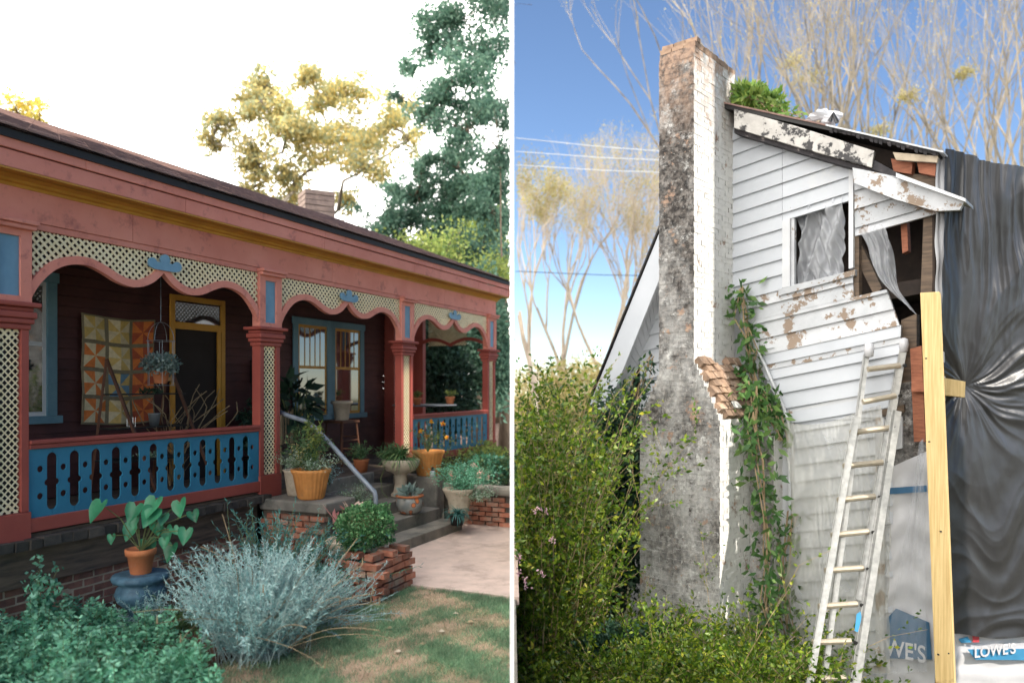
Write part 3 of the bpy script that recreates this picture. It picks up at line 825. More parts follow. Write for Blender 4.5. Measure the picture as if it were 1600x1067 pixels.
for uu in (2.80, 4.62):
    b = MB(); q = [(-0.06, 2.06)] + [(0.06 * math.cos(R(a)), 2.32 + 0.07 * math.sin(R(a))) for a in range(180, -1, -20)] + [(0.06, 2.06)]
    b.hexa([(uu + x, VB - 0.13, z) for x, z in q], [(uu + x, VB - 0.16, z) for x, z in q])
    b.build('sconce_face', mat('sconce_wood', (0.62, 0.33, 0.14), None, 6, 0.6), H)
    b = MB(); b.bb(uu - 0.075, uu + 0.075, VB - 0.128, VB - 0.025, 2.04, 2.40); b.build('sconce_box', M['dark'], H)

# foundation: cap bricks, board, brick courses in mortar
def brickmesh(nm, Lb, Hb, Db, m, seed):
    rg = random.Random(seed)
    me = MB().box((0, 0, 0), (Lb, Db, Hb), jit=0.004, rng=rg)
    o = me.build(nm, m); dat = o.data
    bpy.data.objects.remove(o)
    return dat
BR = {}
for key, m in (('brick', M['brick']), ('or', M['brickor']), ('dk', M['brickdk'])):
    BR[key] = [brickmesh('brick', 0.202, 0.058, 0.10, m, s) for s in range(4)]
BR['cap'] = [brickmesh('brick', 0.115, 0.085, 0.26, M['brickdk'], s + 9) for s in range(3)]
def brick(parent, loc, rz=0, key='brick', rng=random, sc=(1, 1, 1), tilt=0.0):
    o = bpy.data.objects.new('brick', rng.choice(BR[key])); COL.objects.link(o)
    o.parent = parent; o.location = loc
    o.rotation_euler = (rng.gauss(0, tilt), rng.gauss(0, tilt), rz + rng.gauss(0, tilt)); o.scale = sc
    return o
rng = random.Random(5)
b = MB(); b.bb(-3.2, 2.62, 0.03, 0.3, GZ - 0.1, 0.18); hp(b, 'foundation_mortar', M['mortar'])
for c in range(5):
    zc = 0.145 - c * 0.077; u = -1.55 + (0.11 if c % 2 else 0)
    while u < 2.5:
        brick(H, (u, 0.075 + rng.uniform(-0.003, 0.003), zc), 0, 'brick', rng, tilt=0.004); u += 0.222
b = MB(); b.bb(-3.2, 0.9, -0.02, 0.2, 0.182, 0.535); hp(b, 'sill_board', M['board'], bevel=0.006)
b = MB(); b.bb(0.904, 2.60, -0.018, 0.2, 0.182, 0.535); hp(b, 'sill_board', M['board'], bevel=0.006)
u = -1.6
while u < 2.62:
    w = rng.uniform(0.9, 1.5)
    brick(H, (u + 0.06 * w, -0.01 + rng.uniform(-0.025, 0.02), 0.575 + rng.uniform(-0.006, 0.006)), 0, 'cap', rng, (w, 1, 1), 0.02); u += 0.123 * w
b = MB(); b.bb(3.1, 9.7, 0.02, 0.3, GZ - 0.1, 0.52); hp(b, 'foundation_wall', M['brickdk'])
# chimney on the back slope
rc = MB(); rc.box((-4.32, 16.95, 5.0), (0.62, 0.62, 2.45), 0.5)
o = rc.build('roof_chimney', M['mortdk'], H, world=True); o.name = 'chimney_stack'
rb = MB()
for k in range(10):
    rb.box((-4.32, 16.95, 5.15 + k * 0.115), (0.645, 0.645, 0.095), 0.5, jit=0.006, rng=rng)
rb.build('chimney_courses', M['rchim'], H, world=True, kind='stuff')

# ------------------------------------------------------------------ steps
ST = thing('front_steps', 'grey weathered concrete steps climbing to the porch between potted plants', 'steps', W(4.2, 1.45, GZ))
def ubox(u0, u1, d0, d1, z0, z1, b=None):
    b = b or MB()
    a = [W(u0, d0, z0), W(u1, d0, z0), W(u1, d1, z0), W(u0, d1, z0)]
    c = [Vector((p.x, p.y, z1)) for p in a]
    return b.hexa(a, c)
for k in range(5):
    z1 = GZ + 0.17 * (k + 1)
    d1 = 1.50 - 0.36 * k
    b = ubox(3.2, 5.35 - 0.05 * k, (d1 - 0.37 if k < 4 else 0.0), d1, GZ - 0.05 if k == 0 else z1 - 0.18, z1)
    b.build('step', M['conc'], ST, world=True, bevel=0.012)
CW = thing('cheek_wall', 'brick cheek wall with a thick concrete cap left of the steps, under the orange pot', 'wall', W(2.95, 0.5, GZ))
ubox(2.66, 3.18, 0.06, 1.02, GZ - 0.05, 0.44).build('core', M['mortdk'], CW, world=True)
ubox(2.58, 3.2, 0.06, 1.08, 0.445, 0.58).build('cap', M['conc'], CW, world=True, bevel=0.02)
rng = random.Random(8)
for c in range(8):
    for k in range(5):
        d = 0.16 + k * 0.222 + (0.1 if c % 2 else 0)
        if d > 0.98: continue
        p = W(2.66, d, GZ + 0.05 + c * 0.075) - CW.location
        brick(CW, p, HROT - math.pi / 2, 'or', rng, tilt=0.005)
PR = thing('brick_pier', 'low stack of loose orange bricks at the path corner under the clipped bush', 'brick pier', W(2.0, 2.28, GZ))
ubox(1.62, 2.28, 1.98, 2.40, GZ - 0.03, 0.17).build('core', M['mortdk'], PR, world=True)
for c in range(6):
    zc = GZ + 0.045 + c * 0.078
    if c > 4: break
    for k in range(3):       # face towards the camera (low u side) and the path side
        p = W(1.60 + rng.uniform(-0.02, 0.01), 1.95 + k * 0.222 + (0.07 if c % 2 else 0), zc) - PR.location
        brick(PR, p, HROT - math.pi / 2, 'or', rng, tilt=0.02)
    for k in range(3):
        p = W(1.74 + k * 0.222 + (0.05 if c % 2 else 0), 2.42 + rng.uniform(-0.01, 0.02), zc) - PR.location
        brick(PR, p, HROT, 'or', rng, tilt=0.02)
for k in range(5):
    p = W(1.7 + (k % 3) * 0.24, 2.36 - (k // 3) * 0.25, GZ + 0.045 + 5 * 0.078) - PR.location
    brick(PR, p, HROT + rng.choice((0, 1.57)), 'or', rng, tilt=0.03)
RB = thing('raised_bed', 'raised brick bed with a rounded concrete coping right of the steps', 'raised bed', W(5.9, 1.6, GZ))
ubox(5.86, 8.6, 0.5, 2.15, GZ - 0.05, 0.20).build('soil_fill', M['soil'], RB, world=True)
ubox(5.72, 5.90, 0.2, 2.165, 0.30, 0.45).build('coping', M['conc'], RB, world=True, bevel=0.05)
ubox(5.45, 5.72, 0.2, 1.0, GZ, 0.58).build('end_block', M['conc'], RB, world=True, bevel=0.03)
ubox(5.80, 5.88, 0.95, 2.15, GZ - 0.05, 0.30).build('core', M['mortdk'], RB, world=True)
for c in range(6):
    for k in range(5):
        d = 1.14 + k * 0.222 + (0.11 if c % 2 else 0)
        if d > 2.08: continue
        p = W(5.80, d, GZ + 0.06 + c * 0.076) - RB.location
        brick(RB, p, HROT - math.pi / 2, 'or', rng, tilt=0.006)
# pipe handrail
def onU(px, py, u):        # point on the vertical plane u = const
    ox, oy = OX + u * UC, OY + u * US
    r = (px - 800) / CF
    d = (r * oy - ox) / (US + UC * r)
    D = oy - UC * d
    return Vector((ox + d * US, D, 2 + (602 - py) / CF * D))
hr = MB()
hpts = [onU(*p, 3.12) for p in ((430, 641), (452, 650), (478, 658), (492, 668), (520, 697), (552, 733), (576, 759), (585, 768), (587, 776), (588, 803), (588, 830))]
hr.tube(hpts, 0.03, 10)
o = hr.build('handrail', M['pipe'], smooth=True); tagp(o, 'pale blue bent pipe handrail running down beside the front steps', 'handrail')

# ------------------------------------------------------------------ potted plants (left)
def pot(t, prof, m, seg=28, rib=0, nrib=0, name='pot', smooth=True):
    b = MB(); b.lathe(prof, (0, 0, 0), seg, rib, nrib)
    return b.build(name, m, t, smooth)
def soil(t, r, z):
    b = MB(); b.lathe([(r, z - 0.02), (r, z)], seg=16); b.build('soil', M['soil'], t)
def place(px, py, D): return P3(px, py, D)

RIB = [(0.13, 0), (0.145, 0.02), (0.195, 0.27), (0.215, 0.30), (0.22, 0.33), (0.195, 0.335), (0.185, 0.28), (0.12, 0.26)]
def ribpot(t, s, m=None):
    pr = [(r * s, z * s) for r, z in RIB]
    pot(t, pr, m or M['orpot'], 96, 0.022, 24)
    soil(t, 0.175 * s, 0.29 * s)
# feathery branching plant: stems plus leaves
def bushy(t, c, r, h, nst, nl, ls, lm, seed, stem='stem', aspect=0.35, droop=0.1, top=1.0, spreadv=1.0, crad=0.05, up=0.2, sr=0.003):
    rng = random.Random(seed); rs = np.random.RandomState(seed)
    b = MB(); Cn = []
    for k in range(nst):
        a = rng.uniform(0, 6.28); q = rng.random() ** 0.6
        e = Vector((math.cos(a) * r * q * spreadv, math.sin(a) * r * q * spreadv, h * (1.05 - 0.45 * q) * rng.uniform(0.6, 1.05) * top))
        m_ = Vector((e.x * 0.3, e.y * 0.3, e.z * 0.55))
        pts = [Vector(c), Vector(c) + m_, Vector(c) + e]
        b.tube(pts, [sr * 1.4, sr, sr * 0.5], 3, cap=False)
        for j in range(6):
            f = 0.3 + 0.7 * j / 5
            p = (pts[0].lerp(pts[1], f * 2) if f < 0.5 else pts[1].lerp(pts[2], f * 2 - 1))
            Cn.append(tuple(p))
    b.build('stems', M[stem], t)
    P = clumps(nl, Cn, crad, rs, 0.8)
    quadmesh('foliage', leafquads(P, ls, aspect, rs=rs, up=up, droop=droop), lm, t, rs.rand(len(P)), world=False)

# orange ribbed pot on the left cheek wall
t = thing('potted_plant', 'orange ribbed pot of straggly plants on the cheek wall left of the steps', 'potted plant', W(2.84, 0.66, 0.58))
ribpot(t, 1.12)
bushy(t, (-0.06, 0, 0.32), 0.36, 0.62, 26, 1200, 0.045, L['mid'], 21, aspect=0.4, crad=0.07)
bushy(t, (0.02, -0.02, 0.32), 0.40, 0.3, 22, 800, 0.035, L['spray'], 22, aspect=0.3, crad=0.08)
bushy(t, (-0.08, 0.05, 0.34), 0.30, 0.55, 10, 300, 0.04, L['ochreleaf'], 24, aspect=0.4, crad=0.05)
bushy(t, (0.02, 0, 0.34), 0.15, 0.95, 4, 260, 0.06, L['lime'], 23, aspect=0.4, crad=0.05)
t = thing('stone_pot', 'small pale stone pot half hidden behind the left orange ribbed pot', 'pot', W(3.02, 0.30, 0.58))
pot(t, [(0.12, 0), (0.13, 0.03), (0.17, 0.3), (0.19, 0.33), (0.17, 0.335), (0.15, 0.28)], M['stone'])
bushy(t, (0, 0, 0.3), 0.35, 0.35, 20, 900, 0.03, L['spray'], 31, crad=0.06)
# lacy spill over steps
t = thing('lacy_plant', 'lacy pale weed spilling over the left edge of the middle step behind the handrail', 'plant', W(3.40, 0.95, 0.30))
bushy(t, (0, 0, 0), 0.34, 0.45, 40, 2200, 0.02, L['spray'], 33, crad=0.06, aspect=0.4)
t = thing('white_flower_plant', 'dark plant with tiny whitish leaves beside the handrail at the top of the steps', 'plant', W(3.75, 0.25, 0.62))
bushy(t, (0, 0, 0), 0.26, 0.36, 24, 500, 0.028, L['silver'], 34, crad=0.05)
# caladium
t = thing('caladium', 'caladium with pink arrow leaves left of the clipped round bush', 'plant', W(2.45, 1.45, 0.02))
rs = np.random.RandomState(5); rg = random.Random(5)
b = MB(); bl = MB(); gl = MB()
for k in range(15):
    a = rg.uniform(0, 6.28); r = rg.uniform(0.05, 0.3); h = rg.uniform(0.32, 0.62)
    tip = Vector((math.cos(a) * r, math.sin(a) * r, h))
    b.tube([(0, 0, 0), (tip.x * 0.4, tip.y * 0.4, h * 0.7), tip], 0.004, 4)
    d = Vector((rg.gauss(0, 0.5), -0.6 + rg.gauss(0, 0.4), -0.7)).normalized(); s = d.cross(Vector((0.3, 0.5, 0.8))).normalized(); sz = rg.uniform(0.13, 0.2)
    q = [tip - d * sz * 0.35 + s * sz * 0.25, tip, tip - d * sz * 0.35 - s * sz * 0.25, tip + d * sz * 0.15 - s * sz * 0.35, tip + d * sz, tip + d * sz * 0.15 + s * sz * 0.35]
    (bl if k < 11 else gl).add(q, [(0, 1, 4, 5), (1, 2, 3, 4)])
b.build('stems', M['stem'], t)
o = bl.build('pink_leaves', L['pinkleaf'], t)
a_ = o.data.attributes.new('rnd', 'FLOAT', 'FACE'); a_.data.foreach_set('value', np.repeat(rs.rand(11), 2).astype(np.float32))
gl.build('green_leaves', L['mid'], t)
bushy(t, (0.05, 0.1, -0.05), 0.32, 0.36, 30, 1500, 0.05, L['mid'], 36, crad=0.08, aspect=0.5)
# clipped round bush in stone planter on the pier
t = thing('round_bush_planter', 'clipped round green bush in a cream stone planter on the brick pier', 'potted plant', W(1.98, 2.12, 0.235))
pot(t, [(0.13, 0), (0.14, 0.03), (0.12, 0.05), (0.20, 0.16), (0.25, 0.24), (0.27, 0.27), (0.25, 0.29), (0.22, 0.25)], M['stone'], 32, 0.03, 8, name='planter')
rs = np.random.RandomState(6)
P, dn = ell(5600, (0, 0, 0), (0.30, 0.30, 0.23), rs, 0.72)
P = P * np.array([1 + 0.28 * mnoise.noise(Vector(tuple(q)) * 3.2) for q in dn])[:, None] + np.array((-0.04, -0.06, 0.27)); P[:, 2] -= 0.10 * (P[:, 0] < -0.1) * rs.rand(len(P))
quadmesh('foliage', leafquads(P, 0.034, 0.7, D=dn, jitter=0.7, rs=rs), L['box'], t, rs.rand(len(P)), world=False)
b = MB(); b.lathe([(0.05, 0.10), (0.2, 0.16), (0.23, 0.27), (0.2, 0.38), (0.05, 0.45)], (-0.02, -0.06, 0), 16); b.build('inner_twigs', M['stem'], t)
t = thing('stone_planter', 'round grey stone planter with ribbed bowl behind the clipped round bush', 'pot', W(2.15, 1.72, 0.0))
pot(t, [(0.14, -0.2), (0.15, 0.08), (0.24, 0.2), (0.26, 0.27), (0.24, 0.29), (0.2, 0.25)], M['stone'], 30)
# pedestal urn with spider plant
t = thing('pedestal_urn', 'cream stone birdbath pedestal overflowing with an arching spider plant beside the steps', 'urn planter', W(5.02, 0.62, 0.315))
pot(t, [(0.15, 0), (0.15, 0.04), (0.11, 0.07), (0.09, 0.2), (0.095, 0.33), (0.12, 0.36), (0.22, 0.40), (0.27, 0.47), (0.285, 0.56), (0.26, 0.57), (0.22, 0.52)], M['stone'], 28, 0.015, 14, name='urn')
def arching(t, c, n, Ls, w, lm, seed, upk=1.0, segs=5):
    rs = np.random.RandomState(seed); Q = []; rr = []
    for k in range(n):
        a = rs.uniform(0, 6.28); l = Ls * rs.uniform(0.6, 1.2); el = rs.uniform(0.3, 1.3) * upk
        p = Vector(c); d = Vector((math.cos(a) * math.cos(el), math.sin(a) * math.cos(el), math.sin(el)))
        s = Vector((-math.sin(a), math.cos(a), 0)); r0 = rs.rand()
        for j in range(segs):
            w0 = w * (1 - j / segs) ** 0.6; w1 = w * (1 - (j + 1) / segs) ** 0.6
            q = p + d * l / segs
            Q.append([p + s * w0 / 2, p - s * w0 / 2, q - s * w1 / 2, q + s * w1 / 2]); rr.append(r0)
            p = q; d = (d + Vector((0, 0, -0.42))).normalized()
    V = np.array([[tuple(x) for x in q] for q in Q])
    return quadmesh('foliage', V, lm, t, np.array(rr), world=False)
arching(t, (0, 0, 0.56), 220, 0.46, 0.022, L['spider'], 4)
bushy(t, (-0.15, 0.05, 0.5), 0.25, 0.3, 20, 900, 0.05, L['mid'], 41, crad=0.06)
b = MB(); b.tube([(-0.2, -0.15, 0.5), (-0.27, -0.2, 0.3), (-0.24, -0.25, 0.1), (-0.15, -0.3, 0.02)], 0.006, 4); b.build('trailing_stem', M['stem'], t)
# painted ceramic pot
t = thing('ceramic_pot', 'round grey ceramic pot painted with orange leaves, holding a pale succulent on the second step', 'potted plant', W(4.62, 1.02, 0.14))
def painted():
    m, n, bb = _nt('painted_glaze')
    g = n.nodes.new('ShaderNodeTexCoord')
    v = n.nodes.new('ShaderNodeTexVoronoi'); v.inputs['Scale'].default_value = 9
    n.links.new(g.outputs['Object'], v.inputs[0])
    c = _ramp(n, v.outputs['Distance'], [(0.22, (0.65, 0.20, 0.07)), (0.30, (0.05, 0.05, 0.06)), (0.36, (0.33, 0.31, 0.27)), (0.7, (0.22, 0.23, 0.22))])
    n.links.new(c, bb.inputs['Base Color']); bb.inputs['Roughness'].default_value = 0.35
    return m
pot(t, [(0.10, 0), (0.16, 0.05), (0.20, 0.14), (0.195, 0.21), (0.18, 0.25)], painted(), 30)
pot(t, [(0.185, 0.245), (0.205, 0.26), (0.205, 0.275), (0.175, 0.28), (0.15, 0.24)], M['terra'], 30, name='rim')
rs = np.random.RandomState(9)
P, dn = ell(60, (0, 0, 0.28), (0.10, 0.10, 0.06), rs, 0.3)
quadmesh('foliage', leafquads(P, 0.13, 0.6, D=dn + np.array([0, 0, 0.4]), jitter=0.3, rs=rs), L['fleaf'], t, rs.rand(60), world=False)
# tall tapered stone pot with cloud of small leaves
t = thing('tapered_stone_pot', 'tall tapered cream stone pot with a cloud of small green leaves right of the steps', 'potted plant', W(5.15, 1.55, 0.0))
pot(t, [(0.13, 0), (0.14, 0.04), (0.125, 0.06), (0.17, 0.30), (0.23, 0.42), (0.25, 0.46), (0.235, 0.48), (0.2, 0.44)], M['stone'], 40, 0.012, 10)
bushy(t, (0.05, -0.03, 0.42), 0.52, 0.48, 60, 5200, 0.028, L['mint'], 44, crad=0.085, aspect=0.5)
bushy(t, (0.25, -0.1, 0.36), 0.38, 0.1, 20, 900, 0.03, L['spray'], 45, crad=0.09, aspect=0.5)
t = thing('spiky_plant', 'small spiky green plant in a dark pot in front of the tapered stone pot', 'potted plant', W(4.95, 1.62, GZ + 0.17))
pot(t, [(0.09, 0), (0.11, 0.14), (0.12, 0.15), (0.10, 0.14)], M['blackpl'], 20)
arching(t, (0, 0, 0.14), 90, 0.30, 0.02, L['tealbed'], 6, 0.9)
# orange ribbed pot on right block
t = thing('potted_plant', 'orange ribbed pot with tall thin flowering stems in front of the far blue railing', 'potted plant', W(5.62, 0.75, 0.58))
ribpot(t, 1.18)
bushy(t, (0, 0, 0.35), 0.35, 0.62, 22, 420, 0.035, L['mid'], 51, crad=0.05)
rs = np.random.RandomState(3)
P = np.array([(0.0, -0.05, 0.62), (0.05, 0, 0.85), (0.22, 0.1, 0.8), (-0.12, 0, 0.7), (0.3, 0.0, 0.6)])
P = np.repeat(P, 26, 0); quadmesh('flowers', leafquads(P, 0.045, 0.5, rs=rs), L['flower'], t, rs.rand(len(P)), world=False)
# candle jar
t = thing('candle_jar', 'small white candle jar on the concrete block beside the far orange pot', 'jar', W(5.5, 0.9, 0.58))
b = MB(); b.lathe([(0.035, 0), (0.04, 0.01), (0.04, 0.08), (0.03, 0.09)], seg=16); b.build('jar', M['whpaint'], t, True)
b = MB(); b.lathe([(0.022, 0.09), (0.02, 0.14), (0.012, 0.15)], seg=12); b.build('neck', M['iron'], t, True)
# bed planting on the right
t = thing('bed_shrub', 'leafy green planting filling the raised brick bed', 'plant', W(6.6, 1.4, 0.2)); 
bushy(t, (0, 0, 0), 0.75, 0.75, 60, 4200, 0.07, L['mid'], 55, crad=0.12, aspect=0.5)
bushy(t, (-0.2, -0.55, 0), 0.5, 0.35, 40, 2200, 0.05, L['spray'], 56, crad=0.1, aspect=0.5)
t = thing('bed_caladium', 'pink and cream caladium leaves at the front of the raised brick bed', 'plant', W(6.1, 1.35, 0.22))
rs = np.random.RandomState(12)
P, dn = ell(34, (0, 0, 0.35), (0.4, 0.35, 0.18), rs, 0.4); quadmesh('foliage', leafquads(P, 0.17, 0.6, droop=0.8, rs=rs), L['pinkleaf'], t, rs.rand(34), world=False)
t = thing('wild_sprigs', 'tall loose sprigs standing in front of the far blue railing', 'plant', W(6.7, 0.5, 0.25))
bushy(t, (0, 0, 0), 0.6, 1.1, 22, 700, 0.04, L['lime'], 57, crad=0.06, aspect=0.4)

# philodendron in terracotta on blue urn
base = P3(220, 962, 7.05); base.z = GZ
t = thing('blue_urn_pedestal', 'blue painted ribbed urn standing in the bed under the terracotta pot', 'pedestal', base)
pot(t, [(0.16, 0), (0.17, 0.05), (0.10, 0.09), (0.12, 0.16), (0.20, 0.24), (0.22, 0.30), (0.20, 0.36), (0.17, 0.385), (0.235, 0.415), (0.25, 0.445), (0.235, 0.475), (0.16, 0.48)], M['blueurn'], 40, 0.02, 16, name='urn')
t = thing('heart_leaf_plant', 'heart-leaved houseplant in a terracotta pot on top of the blue urn', 'potted plant', base + Vector((0, 0, 0.478)))
pot(t, [(0.085, 0), (0.09, 0.01), (0.115, 0.17), (0.13, 0.172), (0.135, 0.225), (0.12, 0.23), (0.11, 0.18)], M['terra'], 28)
soil(t, 0.11, 0.19)
rg = random.Random(14); ph = MB(); st = MB()
LF = [(x / 3.556, 600 + y / 3.556, w / 3.556) for x, y, w in ((562, 712, 105), (755, 720, 90), (865, 690, 100), (850, 745, 95), (1000, 695, 85), (1070, 740, 60), (1035, 845, 75), (965, 822, 45), (925, 835, 70), (870, 800, 70), (730, 825, 75), (622, 862, 45), (822, 912, 85), (915, 885, 55), (958, 935, 85), (745, 765, 70), (905, 752, 60))]
top = base + Vector((0, 0, 0.478 + 0.2))
hv = [(0, 0.02), (0.18, 0.22), (0.42, 0.20), (0.52, 0.0), (0.46, -0.35), (0.22, -0.72), (0, -1.0), (-0.22, -0.72), (-0.46, -0.35), (-0.52, 0.0), (-0.42, 0.20), (-0.18, 0.22)]
for px, py, s in LF:
    D = 7.05 + rg.uniform(-0.22, 0.12)
    c = P3(px, py - s * 0.45, D); sz = s * 1.15 / CF * D
    tip = Vector((rg.gauss(0, 0.35), -0.35, -1 if py > 815 else -0.55)).normalized()
    nrm = Vector((rg.gauss(0, 0.3), -1, 0.55 + rg.gauss(0, 0.2))).normalized()
    sd = tip.cross(nrm).normalized(); nn = sd.cross(tip)
    q = [c + sd * x * sz * 0.95 - tip * y * sz * (1 if y < 0 else 1) + nn * (abs(x) * 0.25 * sz) for x, y in hv]
    ctr = c + tip * 0.4 * sz - nn * 0.02
    n_ = len(q)
    ph.add(q + [ctr], [(i, (i + 1) % n_, n_) for i in range(n_)])
    mid = top.lerp(c, 0.5) + Vector((0, 0, 0.08))
    st.tube([top, mid, c], 0.004, 4)
st.build('stems', M['stem'], t, world=True)
o = ph.build('leaves', L['phil'], t, world=True, smooth=True)
a_ = o.data.attributes.new('rnd', 'FLOAT', 'FACE'); a_.data.foreach_set('value', np.repeat(np.random.RandomState(2).rand(len(LF)), 12).astype(np.float32))
# black nursery pot on block
bp_ = P3(334, 905, 7.9); bp_.z = GZ + 0.12
t = thing('nursery_pot', 'black plastic nursery pot in the bed against the brick foundation', 'pot', bp_)
pot(t, [(0.075, 0), (0.095, 0.19), (0.10, 0.20), (0.09, 0.19)], M['blackpl'], 20)
o = MB().box(bp_ + Vector((0, 0, -0.065)), (0.24, 0.16, 0.12), 0.4).build('loose_brick', M['brickor']); tagp(o, 'loose orange brick under the black nursery pot', 'brick')

# ------------------------------------------------------------------ garden foreground
def feathery(name, label, cat, base, R0, Hh, nst, per, ls, lm, seed, stemm, lean=(0, 0), asp=0.16, zsq=1.0, amin=0.25, amax=1.35, jit=0.5):
    t = thing(name, label, cat, base)
    rs = np.random.RandomState(seed); b = MB(); PP = []; DD = []
    for k in range(nst):
        a = rs.uniform(0, 6.28); el = rs.uniform(amin, amax); l = Hh * rs.uniform(0.6, 1.1)
        s = Vector((rs.normal() * R0 * 0.35, rs.normal() * R0 * 0.35, 0))
        d = Vector((math.cos(a) * math.cos(el) + lean[0], math.sin(a) * math.cos(el) + lean[1], math.sin(el) * zsq)).normalized()
        pts = [s]
        p = s.copy()
        for j in range(6):
            p = p + d * l / 6; pts.append(p.copy()); d = (d + Vector((rs.normal() * 0.06, rs.normal() * 0.06, rs.normal() * 0.05 - 0.03))).normalized()
            if p.z < 0.02: p.z = 0.02
            m = per // 6
            if j > 0:
                f = rs.rand(m)
                for ff in f:
                    PP.append(tuple(pts[-2].lerp(pts[-1], ff))); DD.append(tuple(d))
        b.tube(pts, [0.0035] * 5 + [0.0025, 0.001], 3, cap=False)
    b.build('stems', stemm, t)
    PP = np.array(PP); DD = np.array(DD)
    quadmesh('foliage', leafquads(PP, ls, asp, D=DD, jitter=jit, rs=rs), lm, t, np.clip(rs.normal(0.45, 0.3, len(PP)) + (PP[:, 2] - Hh * 0.3) * 0.5, 0, 1), world=False)
    return t
silvst = mat('silver_stem', (0.36, 0.44, 0.42), (0.26, 0.33, 0.32), 6, 0.7, 0)
sb = P3(398, 1015, 6.25); sb.z = GZ
feathery('silver_bush', 'large silvery blue feathery bush in the middle of the front bed', 'bush', sb, 0.38, 0.90, 460, 110, 0.040, L['silver'], 61, silvst, (0.05, 0.05), amin=0.72, jit=0.8)
sb2 = P3(480, 930, 7.0); sb2.z = GZ
feathery('silver_sprays', 'leaning silvery sprays reaching right towards the brick pier', 'bush', sb2, 0.3, 0.72, 120, 70, 0.032, L['silver'], 62, silvst, (0.5, 0.1), jit=0.8)
sb3 = P3(432, 900, 7.7); sb3.z = GZ
feathery('teal_bush', 'darker teal feathery bush behind the silvery bush near the cheek wall', 'bush', sb3, 0.5, 0.98, 190, 80, 0.045, L['tealbed'], 63, M['stem'], (0.25, 0.1), amin=0.5, jit=0.6)
sb4 = P3(245, 985, 6.95); sb4.z = GZ
feathery('silver_clump', 'small silvery clump with yellow buds at the foot of the blue urn', 'bush', sb4, 0.24, 0.42, 90, 60, 0.032, L['silver'], 64, silvst, jit=0.8)
sb5 = P3(275, 985, 6.9); sb5.z = GZ
feathery('olive_clump', 'low olive green clump between the blue urn and the big silvery bush', 'bush', sb5, 0.26, 0.32, 90, 50, 0.035, L['mid'], 65, M['stem'], jit=0.8)
# dry stalks arching out of the silver bush
rg = random.Random(4)
t = thing('dry_stalks', 'long pale dry flower stalks arching out over the silvery bush and soil', 'stalks', sb)
b = MB()
for k in range(36):
    a = rg.uniform(-0.9, 1.2) if k % 2 else rg.uniform(0, 6.28)
    l = rg.uniform(0.5, 1.15); p = Vector((rg.gauss(0.1, 0.2), rg.gauss(-0.1, 0.2), rg.uniform(0.1, 0.3))); d = Vector((math.cos(a), math.sin(a) * 0.7, rg.uniform(0.1, 1.2))).normalized(); pts = [p]
    for j in range(6):
        p = p + d * l / 6; p.z = max(p.z, 0.015); d = (d + Vector((rg.gauss(0, 0.1), rg.gauss(0, 0.1), -0.12))).normalized(); pts.append(p.copy())
    b.tube(pts, 0.0028, 3)
    if k % 3 == 0: b.tube([p, p + Vector((0, 0, 0.06))], [0.007, 0.003], 5)
b.build('stalks', M['drystem'], t)
# teal lavender spikes near foundation
for (px, py, D, s) in ((355, 850, 8.2, 0.5), (370, 815, 8.4, 0.4)):
    pass
# mint ground cover
rs = np.random.RandomState(71)
def cover(n, poly_px, h0, h1, rs, D0=5.2, D1=8.2):
    out = []
    xs = [p[0] for p in poly_px]; ys = [p[1] for p in poly_px]
    while len(out) < n:
        px = rs.uniform(min(xs), max(xs)); py = rs.uniform(min(ys), max(ys))
        ins = False; j = len(poly_px) - 1
        for i in range(len(poly_px)):
            if (ys[i] > py) != (ys[j] > py) and px < (xs[j] - xs[i]) * (py - ys[i]) / (ys[j] - ys[i]) + xs[i]: ins = not ins
            j = i
        if ins:
            D = (2 - GZ) * CF / (py - 602); out.append(((px - 800) / CF * D, D))
    return np.array(out)
mp = [(-160, 985), (40, 990), (130, 960), (205, 985), (275, 1010), (335, 1085), (330, 1250), (-160, 1250)]
g2 = cover(1500, mp, 0, 0, rs)
b = MB(); PP = []; DD = []
for x, y in g2:
    hgt = rs.uniform(0.12, 0.30) * (1.0 + 0.4 * math.sin(x * 5.1) * math.cos(y * 4.3)); lx, ly = rs.normal() * 0.05, rs.normal() * 0.05
    b.tube([(x, y, GZ), (x + lx, y + ly, GZ + hgt)], [0.003, 0.0015], 3, cap=False)
    for j in range(11):
        f = 0.3 + 0.7 * j / 10
        for a in range(3):
            an = rs.uniform(0, 6.28); PP.append((x + lx * f, y + ly * f, GZ + hgt * f)); DD.append((math.cos(an), math.sin(an), 0.25))
t = thing('mint_patch', 'dense bright green mint-like patch filling the front left corner', 'plants', (-3.2, 6.0, GZ))
b.build('stems', M['stem'], t, world=True)
PP = np.array(PP); DD = np.array(DD)
quadmesh('foliage', leafquads(PP, 0.044, 0.42, D=DD, jitter=0.45, rs=rs), L['mint'], t, np.clip(rs.normal(0.35, 0.2, len(PP)) + (PP[:, 2] - GZ) * 1.2, 0, 1))
t['kind'] = 'stuff'
wp = P3(62, 985, 6.75); wp.z = GZ
t = thing('weed_plant', 'tall lime green weed against the brick foundation at the left edge', 'plant', wp)
bushy(t, (0, 0, 0), 0.2, 0.8, 9, 480, 0.045, L['mint'], 72, crad=0.05, aspect=0.6)
